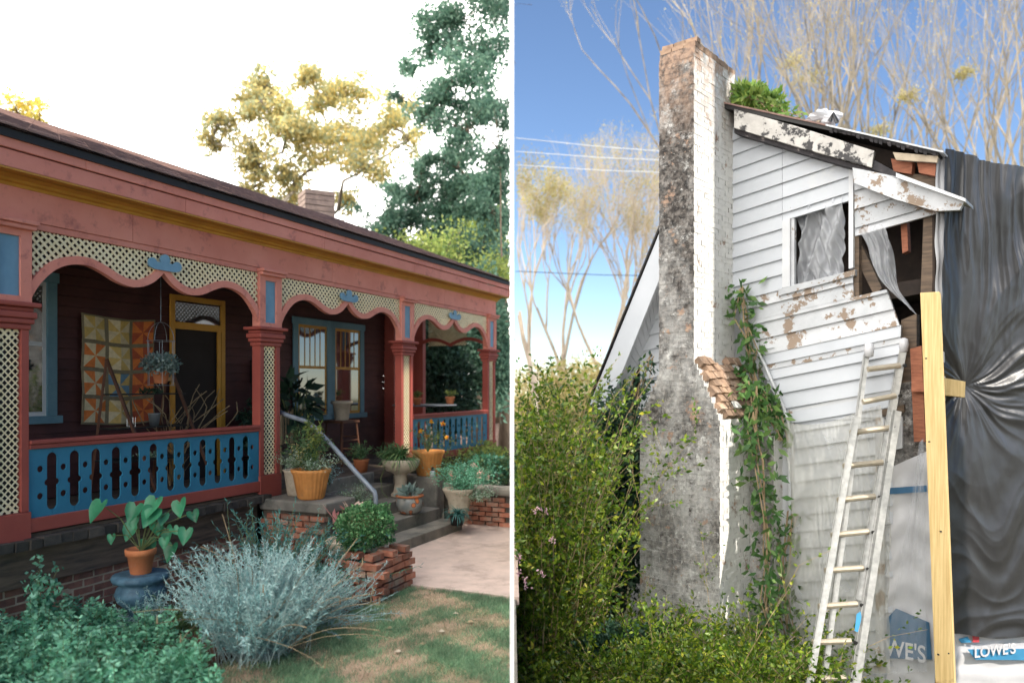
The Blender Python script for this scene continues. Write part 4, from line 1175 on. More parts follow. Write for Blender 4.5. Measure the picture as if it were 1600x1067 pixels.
# low weeds and litter around pier
t = thing('pier_weeds', 'thin green and straw-coloured weeds sprawling left of the brick pier', 'plant', W(1.35, 2.1, GZ))
bushy(t, (0, 0, 0), 0.32, 0.42, 26, 700, 0.035, L['mint'], 73, crad=0.07)
bushy(t, (0.05, -0.2, 0), 0.3, 0.22, 30, 120, 0.03, L['drygrass'], 74, 'drystem', crad=0.05)
o = MB().tube([P3(515, 975, 7.2).xy.to_3d() + Vector((0, 0, GZ + 0.02)), P3(575, 935, 7.75).xy.to_3d() + Vector((0, 0, GZ + 0.05))], 0.06, 9).build('edging_log', M['board'], smooth=True)
tagp(o, 'weathered log edging between the silvery bush and the lawn', 'log')
# grass
def blades(n, rs, cond, bx, h, wd, lm, nm, nz):
    P = np.empty((0, 2))
    while len(P) < n:
        q = np.stack([rs.uniform(bx[0], bx[1], n), rs.uniform(bx[2], bx[3], n)], 1)
        q = q[cond(q)]; P = np.concatenate([P, q])
    P = P[:n]; N = n
    a = rs.uniform(0, 6.28, N); hh = h * (0.4 + rs.rand(N)); ln = rs.normal(size=(N, 2)) * 0.6
    V = np.empty((N, 3, 3))
    V[:, 0, :2] = P + np.stack([np.cos(a), np.sin(a)], 1) * wd; V[:, 1, :2] = P - np.stack([np.cos(a), np.sin(a)], 1) * wd
    V[:, 0, 2] = V[:, 1, 2] = GZ
    V[:, 2, :2] = P + ln * hh[:, None]; V[:, 2, 2] = GZ + hh
    return quadmesh(nm, V, lm, None, rs.rand(N), 'stuff', k=3)
def field(q):
    x, y = q[:, 0], q[:, 1]
    return (np.sin(x * 4.3 + 1.3 * np.sin(y * 3.1)) * np.cos(y * 3.7 + np.sin(x * 2.9)) + 0.5 * np.sin(x * 9 + y * 7) + 0.35 * np.sin(x * 21 - y * 17) + 0.3 * np.sin(x * 47 + 9 * np.sin(y * 23)))
def on_lawn(q):
    x, y = q[:, 0], q[:, 1]
    u = (x - OX) * UC + (y - OY) * US; d = (x - OX) * US - (y - OY) * UC
    return (x < -0.01) & ((u < 2.24) | (d < 1.9)) & ~((u > 1.55) & (d < 2.45)) & (x > -2.15 + 0.22 * np.sin(y * 4) + (y - 6) * 0.1) & (u > -3)
rs = np.random.RandomState(81)
bx = (-2.6, 0, 4.6, 8.6)
o = blades(64000, rs, lambda q: on_lawn(q) & (field(q) + rs.normal(size=len(q)) * 0.7 > 0.45), bx, 0.04, 0.0026, L['grass'], 'grass', 0); tagp(o, 'short patchy green lawn grass in front of the path', 'grass')
o = blades(50000, rs, lambda q: on_lawn(q) & (field(q) + rs.normal(size=len(q)) * 0.5 < 0.35), bx, 0.02, 0.0022, L['drygrass'], 'dry_grass', 0); tagp(o, 'straw-coloured dead grass in bare patches of the lawn', 'dry grass')
rg = random.Random(17)
for k in range(7):
    px, py = [(712, 962), (608, 985), (660, 1010), (622, 1022), (735, 975), (560, 1000), (690, 990)][k]
    D = (2 - GZ) * CF / (py - 602); x = (px - 800) / CF * D
    o = MB().add([(x - 0.035, D, GZ + 0.022), (x + 0.004, D - 0.03, GZ + 0.03), (x + 0.03, D + 0.01, GZ + 0.02), (x, D + 0.04, GZ + 0.032)], [(0, 1, 2), (0, 2, 3)]).build('fallen_leaf', M['drystem'] if k % 3 else M['stone'])
    tagp(o, ['largest curled leaf lying near the far edge of the lawn', 'brown leaf at the left of the lawn below the brick pier', 'brown leaf in the middle of the lawn', 'pale leaf left of the middle of the lawn', 'brown leaf nearest the white pole on the lawn', 'brown leaf beside the log edging', 'pale leaf right of the middle of the lawn'][k], 'leaf', 'fallen leaves on the lawn')

# ------------------------------------------------------------------ on the porch
FZ = 0.645
VBd = -1.9
# quilt
qm = [mat('quilt_' + n, c, None, 20, 0.9, 0.1, 90) for n, c in (('cream', (0.72, 0.60, 0.38)), ('orange', (0.75, 0.22, 0.06)), ('blue', (0.16, 0.28, 0.38)), ('yellow', (0.66, 0.46, 0.16)), ('sage', (0.24, 0.20, 0.13)), ('red', (0.45, 0.10, 0.05)))]
b = MB(); q0, q1, z0, z1 = 1.58, 2.66, 1.50, 2.88
nc, nr = 3, 4; cw = (q1 - q0) / nc; rh = (z1 - z0) / nr
def qv(u, z): return (u, 1.83 + 0.018 * math.sin(u * 14) + 0.012 * math.sin(z * 9 + u * 4), z + 0.02 * math.sin(u * 5))
pal = [(0, 3, 0), (3, 0, 4), (1, 5, 1), (1, 0, 5), (0, 3, 1), (5, 1, 5), (0, 1, 5), (2, 3, 0), (1, 5, 1), (0, 1, 1), (3, 0, 1), (1, 5, 1)]
for r in range(nr):
    for c in range(nc):
        a, bb_, cc = pal[(nr - 1 - r) * nc + c]
        x0, y0 = q0 + c * cw, z0 + r * rh; m_ = 0.025
        for (ax, ay, bx_, by) in ((x0, y0, x0 + cw, y0 + m_), (x0, y0 + rh - m_, x0 + cw, y0 + rh), (x0, y0 + m_, x0 + m_, y0 + rh - m_), (x0 + cw - m_, y0 + m_, x0 + cw, y0 + rh - m_)):
            b.add([qv(ax, ay), qv(bx_, ay), qv(bx_, by), qv(ax, by)], [(0, 1, 2, 3)], 4)
        ix0, iy0, ix1, iy1 = x0 + m_, y0 + m_, x0 + cw - m_, y0 + rh - m_
        mx_, my = (ix0 + ix1) / 2, (iy0 + iy1) / 2
        ring = [(ix0, iy0), (mx_, iy0), (ix1, iy0), (ix1, my), (ix1, iy1), (mx_, iy1), (ix0, iy1), (ix0, my)]
        for k in range(8):
            p, q = ring[k], ring[(k + 1) % 8]
            b.add([qv(mx_, my), qv(*p), qv(*q)], [(0, 1, 2)], bb_ if k % 2 else a)
o = b.build('quilt', qm); o.location = (OX, OY, 0); o.rotation_euler = (0, 0, HROT)
sm = o.modifiers.new('thick', 'SOLIDIFY'); sm.thickness = 0.012
tagp(o, 'patchwork quilt of orange, cream and blue pinwheel blocks hanging on the porch wall', 'quilt')
# A-frame shelf
SH = thing('ladder_shelf', 'brown wooden A-frame plant shelf standing before the quilt', 'shelf', (OX, OY, 0), HROT)
def bar(b, p, q, w=0.035): b.tube([p, q], w / 2 * 1.3, 4)
for uu in (1.62, 2.55):
    b = MB(); bar(b, (uu, 1.45, 2.32), (uu - 0.0, 1.75, FZ)); b.build('leg', M['wood'], SH)
    b = MB(); bar(b, (uu, 1.45, 2.32), (uu + 0.32, 0.95, FZ)); b.build('leg', M['wood'], SH)
for zz in (1.06, 1.46, 1.88):
    f = (2.32 - zz) / (2.32 - FZ)
    b = MB(); b.bb(1.62, 2.75, 1.42 - 0.3 * f, 1.45 + 0.28 * f, zz, zz + 0.018); b.build('shelf_board', M['iron'], SH)
def pw(u, v, z):   # house-local point to world
    return W(u, -v, z)
t = thing('metal_bucket', 'small grey ribbed metal bucket on the lowest visible shelf', 'bucket', pw(2.28, 1.4, 1.48))
pot(t, [(0.055, 0), (0.075, 0.15), (0.08, 0.16), (0.07, 0.15)], M['galv'], 20)
t = thing('wire_cage', 'small wire cage candle holder on the shelf beside the bucket', 'candle holder', pw(1.93, 1.4, 1.48))
b = MB()
for k in range(8):
    a = k * math.pi / 4; b.tube([(0.05 * math.cos(a), 0.05 * math.sin(a), 0), (0.05 * math.cos(a), 0.05 * math.sin(a), 0.12)], 0.002, 3)
b.build('wires', M['galv'], t)
for uu, zz, nm, lb in ((2.2, 1.9, 'dried_moss', 'dark clump of dried moss on the upper shelf'), (2.15, 1.48 - 0.4, 'shell_pile', 'pale shells heaped on the lowest shelf')):
    t = thing(nm, lb, 'ornament', pw(uu, 1.38, zz)); rs = np.random.RandomState(int(uu * 100))
    P, dn = ell(160, (0, 0, 0.03), (0.16, 0.06, 0.04), rs, 0.2); quadmesh('pieces', leafquads(P, 0.04, 0.5, rs=rs), L['deep'] if 'moss' in nm else L['spray'], t, world=False)
t = thing('twig_bundle', 'tangle of dry curled vine branches leaning between the shelf and the door', 'branches', pw(2.78, 1.55, FZ))
rg = random.Random(19); b = MB()
for k in range(26):
    p = Vector((rg.gauss(0, 0.08), rg.gauss(0, 0.05), 0)); pts = [p]; d = Vector((rg.gauss(0, 0.15), rg.gauss(0, 0.1), 1))
    for j in range(9): p = p + d.normalized() * 0.17; d += Vector((rg.gauss(0, 0.35), rg.gauss(0, 0.3), 0)); d.z = 1; pts.append(p.copy())
    b.tube(pts, 0.007, 4)
b.build('branches', M['drystem'], t)
# hanging basket
hb = onU(229, 555, 1.9) ; hb = W(1.62, -0.55, 2.02)
t = thing('hanging_basket', 'wire hanging basket with a terracotta pot of grey-green leaves over the porch railing', 'hanging plant', hb)
pot(t, [(0.065, 0), (0.07, 0.01), (0.09, 0.11), (0.10, 0.115), (0.10, 0.15), (0.09, 0.15)], M['terra'], 24)
b = MB()
for k in range(6):
    a = k * math.pi / 3; b.tube([(0.15 * math.cos(a), 0.15 * math.sin(a), -0.02), (0.155 * math.cos(a), 0.155 * math.sin(a), 0.5)], 0.003, 4)
for zz, rr in ((-0.02, 0.15), (0.22, 0.15), (0.5, 0.155)):
    b.tube([(rr * math.cos(a * math.pi / 10), rr * math.sin(a * math.pi / 10), zz) for a in range(21)], 0.003, 4)
for a in (0, math.pi / 2):
    b.tube([(0.155 * math.cos(q * math.pi / 12) * math.cos(a), 0.155 * math.cos(q * math.pi / 12) * math.sin(a), 0.5 + 0.22 * math.sin(q * math.pi / 12)) for q in range(13)], 0.003, 4)
b.tube([(0, 0, 0.72), (0, 0, 1.43)], 0.0025, 4)
for a in range(3): b.tube([(0.15 * math.cos(a * math.pi / 3), 0.15 * math.sin(a * math.pi / 3), -0.02), (-0.15 * math.cos(a * math.pi / 3), -0.15 * math.sin(a * math.pi / 3), -0.02)], 0.003, 4)
b.build('wire_basket', M['galv'], t)
rs = np.random.RandomState(88); P, dn = ell(900, (0, 0, 0.23), (0.22, 0.22, 0.13), rs, 0.2)
quadmesh('foliage', leafquads(P, 0.04, 0.75, D=dn, jitter=0.9, rs=rs), L['fleaf'], t, rs.rand(900), world=False)
# big dark leaf plant left part of bay 2, stool with pot, chairs
t = thing('rubber_plant', 'dark broad-leaved plant in a metal tub on the porch before the double window', 'potted plant', pw(4.95, 1.35, FZ))
pot(t, [(0.16, 0), (0.2, 0.3), (0.21, 0.31), (0.19, 0.3)], M['galv'], 24)
rs = np.random.RandomState(91); b = MB()
for k in range(5):
    a = k * 1.3; b.tube([(0, 0, 0.3), (0.1 * math.cos(a), 0.1 * math.sin(a), 0.8), (0.22 * math.cos(a), 0.22 * math.sin(a), 1.25)], 0.012, 5)
b.build('stems', M['stem'], t)
P, dn = ell(150, (0, 0, 1.1), (0.42, 0.42, 0.45), rs, 0.3); quadmesh('foliage', leafquads(P, 0.26, 0.42, D=dn, jitter=0.6, droop=0.3, rs=rs), L['deep'], t, rs.rand(150), world=False)
t = thing('stool', 'dark wooden stool standing on the porch under the pot by the window', 'stool', pw(5.9, 1.1, FZ), HROT)
b = MB(); b.bb(-0.24, 0.24, -0.2, 0.2, 0.72, 0.76); b.build('seat', M['wood'], t)
for sx_ in (-1, 1):
    for sy in (-1, 1):
        b = MB(); b.tube([(sx_ * 0.2, sy * 0.16, 0.72), (sx_ * 0.27, sy * 0.2, 0)], 0.018, 6); b.build('leg', M['wood'], t)
for zz in (0.2, 0.42): b = MB(); b.tube([(-0.24, -0.18, zz), (0.24, -0.18, zz)], 0.012, 5); b.tube([(0.24, -0.18, zz + .05), (0.24, 0.18, zz + .05)], 0.012, 5); b.build('stretcher', M['wood'], t)
t = thing('clay_pot', 'empty grey clay pot with a flared rim on the dark stool', 'pot', pw(5.9, 1.1, FZ + 0.76))
pot(t, [(0.11, 0), (0.12, 0.02), (0.15, 0.27), (0.185, 0.28), (0.185, 0.33), (0.16, 0.33)], M['stone'], 24)
t = thing('dark_chair', 'dark wooden slatted chair in the shade at the top of the steps', 'chair', pw(4.6, 0.95, FZ), HROT + 0.3)
b = MB(); b.bb(-0.24, 0.24, -0.22, 0.22, 0.42, 0.45); b.build('seat', M['dark'], t)
for sx_, sy in ((-1, -1), (1, -1), (-1, 1), (1, 1)):
    b = MB(); b.tube([(sx_ * 0.22, sy * 0.2, 0), (sx_ * 0.22, sy * 0.2, 0.43 if sy < 0 else 0.98)], 0.016, 6); b.build('leg', M['drystem'], t)
for k in range(4): b = MB(); b.bb(-0.15 + k * 0.1 - 0.015, -0.15 + k * 0.1 + 0.015, 0.19, 0.205, 0.45, 0.95); b.build('back_slat', M['drystem'], t)
t = thing('red_clay_pot', 'small orange clay pot in the shade behind the pedestal urn', 'pot', pw(5.1, 0.15, FZ))
pot(t, [(0.09, 0), (0.12, 0.18), (0.13, 0.2), (0.11, 0.19)], M['terra'], 20)
bushy(t, (0, 0, 0.18), 0.25, 0.3, 16, 500, 0.05, L['mid'], 95, crad=0.06)
# table at far end with terracotta pots
t = thing('porch_table', 'round topped thin-legged table at the far end of the porch', 'table', pw(8.2, 0.8, FZ))
b = MB(); b.lathe([(0.62, 0.95), (0.64, 0.965), (0.62, 0.98)], seg=32); b.build('tabletop', M['galv'], t)
for a in range(4): b = MB(); b.tube([(0.5 * math.cos(a * 1.57 + .7), 0.5 * math.sin(a * 1.57 + .7), 0), (0.5 * math.cos(a * 1.57 + .7), 0.5 * math.sin(a * 1.57 + .7), 0.95)], 0.018, 6); b.build('leg', M['iron'], t)
for (du, dv, lb, s) in ((-0.45, -0.1, 'left terracotta pot with small leaves on the far porch table', 1.0), (0.5, -0.3, 'right terracotta pot with sprouting leaves on the far porch table', 1.1)):
    t = thing('terracotta_pot', lb, 'potted plant', pw(8.2 + du, 0.8 + dv, FZ + 0.98))
    pot(t, [(0.06 * s, 0), (0.08 * s, 0.1 * s), (0.09 * s, 0.105 * s), (0.09 * s, 0.14 * s), (0.08 * s, 0.14 * s)], M['terra'], 20)
    bushy(t, (0, 0, 0.13 * s), 0.14, 0.16, 12, 200, 0.04, L['lime'], int(97 + s * 10), crad=0.03)
t = thing('porch_fern', 'dark leafy plant in a pot to the right of the open door', 'potted plant', pw(4.2, 1.5, FZ))
pot(t, [(0.12, 0), (0.15, 0.25), (0.16, 0.26), (0.14, 0.25)], M['blackpl'], 20)
bushy(t, (0, 0, 0.25), 0.35, 0.9, 22, 500, 0.12, L['deep'], 99, crad=0.1, aspect=0.4)

# ------------------------------------------------------------------ left background trees
LX = lambda p: p.x < -0.004 * p.y
def tbase(px, D): return ((px - 800) / CF * D, D, GZ)
def aimed_tree(name, label, base, fork, D, pts, r0, lm, nper, lsize, seed, bark='bark', cull=None, dj=1.2, aspect=0.55):
    """a trunk whose limbs each reach into one leafy mass of the crown"""
    rg = random.Random(seed); rs = np.random.RandomState(seed)
    t = thing(name, label, 'tree', base)
    b = MB(); B0 = Vector(base); F = fork
    b.tube([B0, B0.lerp(F, 0.5) + Vector((rg.gauss(0, .1), 0, 0)), F], [r0 * 1.4, r0 * 1.1, r0], 8)
    Ps = []
    limbs = [[F]]
    for px, py, rad in sorted(pts, key=lambda q: -q[1]):
        c = P3(px, py, D + rg.uniform(-dj, dj)); rw = rad / CF * D
        src = min((p for l in limbs for p in l), key=lambda p: (p - c).length + 1.5 * max(0, p.z - c.z) + 0.15 * (p - F).length)
        m1 = src.lerp(c, 0.5) + Vector((rg.gauss(0, rw * 0.3), rg.gauss(0, rw * 0.3), rg.uniform(-0.1, 0.25) * rw))
        th = r0 * 0.42 * max(0.3, 1 - (c - F).length / 12)
        b.tube([src, src.lerp(m1, 0.5) + Vector((0, 0, 0.05)), m1, c], [th, th * 0.8, th * 0.65, th * 0.4], 5, cap=False)
        limbs.append([m1, c])
        ctr = []
        for k in range(11):
            d = Vector((rg.gauss(0, 1), rg.gauss(0, 1), rg.gauss(0, 0.8))).normalized() * rw * rg.uniform(0.35, 1.25)
            q = c + d; b.tube([c, c + d * 0.5 + Vector((0, 0, 0.1)), q], [th * 0.35, th * 0.22, 0.008], 3, cap=False)
            ctr += [tuple(c + d * 0.6), tuple(q), tuple(q + d * 0.1)]
        Ps.append(clumps(int(nper * (rad / 45.0) ** 2), ctr, rw * 0.42, rs, 0.7))
    b.build('trunk', M[bark], t, True, True)
    P = np.concatenate(Ps)
    if cull: P = P[[cull(Vector(p)) for p in P]]
    quadmesh('crown', leafquads(P, lsize, aspect, rs=rs, droop=0.25), lm, t, rs.rand(len(P)))
    return t
aimed_tree('golden_tree', 'tall golden backlit tree rising behind the roof with spreading pale limbs', tbase(515, 27), P3(513, 345, 27), 27,
           [(352, 190, 34), (330, 222, 22), (420, 135, 40), (478, 118, 34), (540, 150, 38), (600, 195, 40), (632, 170, 26), (450, 200, 52), (515, 225, 50), (572, 265, 40), (402, 255, 44), (384, 302, 28), (460, 285, 44), (640, 215, 24), (430, 165, 38), (560, 205, 40), (395, 165, 28), (500, 160, 36), (545, 315, 26)],
           0.24, L['golden'], 1800, 0.15, 101, 'palebark')
aimed_tree('yellow_tree', 'bright yellow-green treetop showing above the roof at the left edge', tbase(-20, 30), P3(-20, 300, 30), 30,
           [(22, 172, 34), (62, 192, 22), (-25, 165, 42), (-60, 190, 40), (35, 205, 30), (-5, 215, 36)], 0.3, L['yellow'], 1500, 0.16, 102)
aimed_tree('dark_tree', 'big blue-green tree whose branches hang down from the top beside the white pole', tbase(786, 22), P3(786, 470, 22), 22,
           [(722, 30, 46), (765, 75, 52), (683, 70, 34), (705, 125, 46), (770, 160, 46), (645, 108, 20), (655, 172, 24), (732, 205, 46), (690, 160, 30), (782, 240, 36), (790, 15, 36), (740, -30, 50), (780, -50, 50), (668, 35, 22), (620, 150, 13)],
           0.13, L['teal'], 1900, 0.12, 103, 'bark', LX)
aimed_tree('dark_tree', 'lower blue-green tree filling in behind the roof end', tbase(742, 25), P3(742, 430, 25), 25,
           [(742, 290, 48), (655, 272, 26), (700, 335, 42), (772, 335, 44), (640, 330, 38), (600, 350, 34), (680, 385, 44), (745, 400, 46), (570, 378, 24), (690, 250, 26), (784, 295, 30), (620, 300, 22), (715, 300, 36), (775, 420, 36), (610, 385, 36), (650, 405, 38), (590, 372, 26), (660, 310, 34), (720, 245, 30)],
           0.18, L['teal'], 2600, 0.13, 104, 'bark', LX)
leafy_tree('lime_tree', 'small lime green tree just above the far end of the roof', tbase(700, 21.5), 3.4, 1.4, 0.12, 3, L['lime'], 7000, 0.10, 105, crad=0.5, cull=LX)
leafy_tree('distant_tree', 'pale hazy green tree far behind the roof end beside the white pole', tbase(775, 45), 5.5, 3.2, 0.3, 3, L['lime'], 9000, 0.25, 106, crad=1.5, cull=LX)
def shrub(name, label, c, r, n, ls, lm, seed, cull=None, cat='shrub', asp=0.55, blobs=9, droop=0.0, stemm='bark', shell=0.35):
    rs = np.random.RandomState(seed); rg = random.Random(seed)
    t = thing(name, label, cat, (c[0], c[1], c[2] - r[2]))
    P = []; Dn = []
    b = MB(); base = Vector((c[0], c[1], c[2] - r[2]))
    for k in range(blobs):
        d = rs.normal(size=3); d /= np.linalg.norm(d); d[2] = abs(d[2]) * 0.9 - 0.25
        cc = np.array(c) + d * np.array(r) * 0.6
        q, dn = ell(n // blobs, cc, np.array(r) * rs.uniform(0.38, 0.6), rs, shell)
        P.append(q); Dn.append(dn)
        b.tube([base, base.lerp(Vector(cc), 0.5) + Vector((rg.gauss(0, .1), rg.gauss(0, .1), 0)), Vector(cc)], [0.03, 0.02, 0.008], 5, cap=False)
    P = np.concatenate(P); Dn = np.concatenate(Dn)
    if cull is not None:
        k = np.array([cull(Vector(p)) for p in P]); P, Dn = P[k], Dn[k]
    b.build('stems', M[stemm], t, world=True)
    quadmesh('foliage', leafquads(P, ls, asp, D=Dn, jitter=0.8, rs=rs, droop=droop), lm, t, rs.rand(len(P)))
    return t
shrub('evergreen_shrub', 'dark evergreen shrub seen through the last porch arch', (-2.0, 18.8, 2.0), (1.3, 1.2, 2.4), 12000, 0.12, L['deep'], 111)
shrub('evergreen_shrub', 'mid green shrub right of the last porch arch beneath the trees', (-0.75, 20.5, 2.6), (0.9, 1.2, 2.9), 11000, 0.13, L['teal'], 112, LX)
shrub('evergreen_shrub', 'deep green shrub mass behind the roof end under the big tree', (-2.6, 21.5, 3.8), (1.9, 1.2, 2.8), 12000, 0.15, L['deep'], 113, LX)
shrub('ground_ivy', 'low yellow-green ivy mounds beyond the raised brick bed', (-0.62, 15.2, 0.35), (0.7, 1.6, 0.65), 7000, 0.07, L['lime'], 114, LX)
shrub('bed_greens', 'low leafy greens growing behind the raised brick bed coping', (-0.42, 12.9, 0.45), (0.5, 0.9, 0.5), 5000, 0.06, L['mint'], 115, LX)

# ================================================================== DIVIDER POLE, added on the seam between the two views
WPL = thing('divider_pole', 'white dividing line between the two views, built as an added slender pole', 'pole', (0, 4.95, GZ))
b = MB(); b.bb(-0.0125, 0.0125, -0.0125, 0.0125, -0.3, 5.1); b.build('pole', M['polepaint'], WPL)
b = MB(); b.bb(-0.0165, 0.0165, -0.0165, 0.0165, 5.1, 5.12); b.build('cap', M['polepaint'], WPL)

# ================================================================== RIGHT HOUSE
RH = thing('white_house', 'derelict white gabled house with peeling clapboards and a torn open corner', 'house', (3.27, 11.3, LZ))
def clip(poly, a, b):      # keep the left side of a->b in (x, y-down) pixel space
    out = []
    def side(p): return (b[0] - a[0]) * (p[1] - a[1]) - (b[1] - a[1]) * (p[0] - a[0])
    for i in range(len(poly)):
        p, q = poly[i], poly[(i + 1) % len(poly)]
        sp, sq = side(p), side(q)
        if sp >= 0: out.append(p)
        if (sp >= 0) != (sq >= 0):
            t = sp / (sp - sq); out.append((p[0] + (q[0] - p[0]) * t, p[1] + (q[1] - p[1]) * t))
    return out
def clipp(poly, reg):
    for i in range(len(reg)):
        poly = clip(poly, reg[i], reg[(i + 1) % len(reg)])
        if len(poly) < 3: return []
    return poly
def sy(y0, x): return y0 + (y0 - 1035) / 2182.0 * (x - 1150)
def plate(poly, o0, o1, name, m, parent=RH, fr=GF, bevel=0, offs=None, label=None):
    b = MB()
    A = [fr(p[0], p[1], (o1 if offs is None else offs(p))) for p in poly]
    n_ = GN if fr is GF else TN
    back = [GF(p[0], p[1], o1) - GN * (o1 - o0) if fr is GF else TF(p[0], p[1], o1) - TN * (o1 - o0) for p in poly]
    b.hexa(back, A)
    return b.build(name, m, parent, world=True, bevel=bevel, label=label)
def siding(reg, y0, y1, step, m, rng, gap=0.0, off=0.0):
    y = y0
    while y < y1:
        strip = [(1000, sy(y, 1000)), (1560, sy(y, 1560)), (1560, sy(y + step - 0.4, 1560)), (1000, sy(y + step - 0.4, 1000))]
        p = clipp(strip, reg)
        if len(p) >= 3:
            cx = sum(a[0] for a in p) / len(p)
            def offs(q, y=y):   # lower edge stands proud
                tp = sy(y, q[0]); f = min(max((q[1] - tp) / step, 0), 1)
                return off + 0.02 + 0.04 * f
            plate(p, -0.04, off + 0.02, 'siding_board', m, offs=offs)
        y += step
rg = random.Random(31)
siding([(1140, 196), (1222, 226), (1222, 466), (1140, 470)], 172, 478, 23, M['vinyl'], rg)
siding([(1222.5, 226), (1326, 262), (1326, 314), (1222.5, 345.5)], 172, 478, 23, M['vinyl'], rg)
siding([(1334, 262), (1478, 316), (1478, 330), (1336, 369)], 140, 500, 27, M['peel'], rg)
siding([(1150, 468), (1222, 449), (1332, 424), (1334, 464), (1160, 505)], 466, 520, 22, M['peel'], rg)
siding([(1165, 503), (1334, 464), (1385, 452), (1406, 510), (1408, 545), (1185, 590)], 489, 600, 25, M['peel'], rg)
siding([(1178, 548), (1408, 508), (1400, 650), (1236, 660), (1200, 600)], 532, 700, 24, M['vinyl'], rg, off=0.01)
siding([(975, 560), (1036, 430), (1036, 720), (950, 720)], 250, 800, 24, M['vinyl'], rg)
# wall masses
plate([(1150, 640), (1232, 640), (1232, 1180), (1150, 1180)], -0.2, 0.0, 'lower_wall', M['whpaint'])
# door panel under the plastic
siding([(1240, 648), (1395, 612), (1395, 1180), (1240, 1180)], 640, 1260, 25, M['vinyl'], rg, off=-0.03)
plate([(1240, 645), (1395, 610), (1395, 1180), (1240, 1180)], -0.12, -0.045, 'wall_sheathing', M['interior'])
plate([(1240, 640), (1395, 604), (1395, 612), (1240, 648)], -0.02, 0.04, 'door_head_trim', M['whpaint'])
plate([(1232, 640), (1240, 640), (1240, 1180), (1232, 1180)], -0.02, 0.045, 'door_jamb', M['peel'])
plate([(1368, 640), (1382, 636), (1382, 1180), (1368, 1180)], -0.02, 0.045, 'door_jamb', M['peel'])
# painted brick behind the wrap
plate([(1396, 600), (1466, 590), (1466, 1180), (1396, 1180)], -0.25, -0.06, 'corner_masonry', M['chim'])
# dark interior behind the openings
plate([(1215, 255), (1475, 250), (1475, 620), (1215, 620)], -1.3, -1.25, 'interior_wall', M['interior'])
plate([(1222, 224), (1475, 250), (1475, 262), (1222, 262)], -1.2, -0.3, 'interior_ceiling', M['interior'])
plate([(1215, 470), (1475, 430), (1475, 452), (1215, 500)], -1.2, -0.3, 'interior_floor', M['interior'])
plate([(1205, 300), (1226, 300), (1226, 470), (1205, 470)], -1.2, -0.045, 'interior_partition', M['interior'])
# window surround
for pl in ([(1222, 345), (1234, 341), (1234, 447), (1222, 450)], [(1326, 258), (1333, 260), (1333, 418), (1326, 420)]):
    plate(pl, -0.06, 0.07, 'window_casing', M['whpaint'])
plate([(1234, 341), (1241, 339), (1241, 446), (1234, 447)], -0.06, 0.02, 'window_stop', M['peel'])
plate([(1216, 452), (1336, 421), (1336, 430), (1216, 462)], -0.06, 0.09, 'window_sill', M['peel'])
# studs and fallen lumber in the second opening
plate([(1443, 340), (1462, 335), (1455, 475), (1438, 470)], -0.1, -0.02, 'corner_stud', M['board'])
plate([(1407, 348), (1417, 346), (1419, 392), (1410, 396)], -0.3, -0.15, 'broken_stud', M['lumber'])
plate([(1330, 390), (1345, 380), (1378, 450), (1366, 462)], -0.25, -0.12, 'leaning_board', M['board'])
plate([(1334, 368), (1342, 366), (1342, 468), (1334, 468)], -0.15, 0.0, 'stud', M['board'])
plate([(1408, 500), (1432, 490), (1432, 700), (1408, 690)], -0.25, -0.08, 'corner_stud', M['board'])
plate([(1422, 545), (1440, 540), (1446, 690), (1428, 690)], -0.1, 0.02, 'exposed_stud', M['lumber'])
plate([(1424, 590), (1442, 588), (1444, 612), (1424, 612)], -0.02, 0.1, 'lumber_block', M['lumber'])
plate([(1378, 640), (1412, 632), (1412, 644), (1378, 652)], -0.02, 0.06, 'broken_lath', M['board'])
plate([(1380, 656), (1410, 650), (1410, 700), (1380, 706)], -0.02, 0.03, 'patch_panel', M['peel'])
# right rake, roof slab, pent eave
plate([(1147, 170), (1240, 196), (1366, 236), (1362, 262), (1240, 228), (1147, 200)], 0.25, 0.33, 'rake_board', M['scorch'], bevel=0.005)
plate([(1147, 200), (1240, 228), (1405, 278), (1400, 284), (1240, 236), (1147, 208)], 0.0, 0.25, 'rake_soffit', M['burnt'])
plate([(1362, 248), (1402, 270), (1402, 280), (1362, 264)], 0.15, 0.3, 'burnt_rafter', M['burnt'])
plate([(1332, 262), (1400, 276), (1508, 312), (1500, 328), (1462, 330), (1400, 312), (1334, 286)], 0.22, 0.30, 'pent_eave_board', M['peel'])
plate([(1400, 270), (1508, 310), (1508, 315), (1400, 277)], -0.1, 0.42, 'pent_eave_roof', M['whpaint'])
plate([(1392, 248), (1426, 252), (1424, 272), (1396, 268)], -0.05, 0.12, 'exposed_block', M['lumber'])
plate([(1432, 250), (1463, 254), (1461, 275), (1436, 270)], -0.05, 0.14, 'exposed_block', M['lumber'])
plate([(1396, 268), (1462, 276), (1462, 300), (1402, 280)], -0.12, 0.02, 'exposed_plate', M['board'])
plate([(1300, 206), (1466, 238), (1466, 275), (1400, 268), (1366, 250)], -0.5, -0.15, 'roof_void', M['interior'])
# upper roof slab runs back from the gable
def slab(p0, p1, th, depth, name, m, off=0.33, parent=RH):
    a = [GF(p0[0], p0[1], off), GF(p1[0], p1[1], off), GF(p1[0], p1[1] + th, off), GF(p0[0], p0[1] + th, off)]
    c = [p + GB * depth for p in a]
    b = MB(); b.hexa(a, c); return b.build(name, m, parent, world=True)
slab((1112, 158), (1300, 198), 7, 7.5, 'roof_slope', M['drip'])
slab((1300, 198), (1466, 236), 7, 7.5, 'roof_slope', M['drip'], 0.30)
slab((1112, 155), (1290, 194), 2.6, 7.5, 'shingle_layer', M['shingle'], 0.35)
slab((1290, 194), (1474, 236), 2.6, 7.5, 'roof_membrane', M['whpaint'], 0.36)
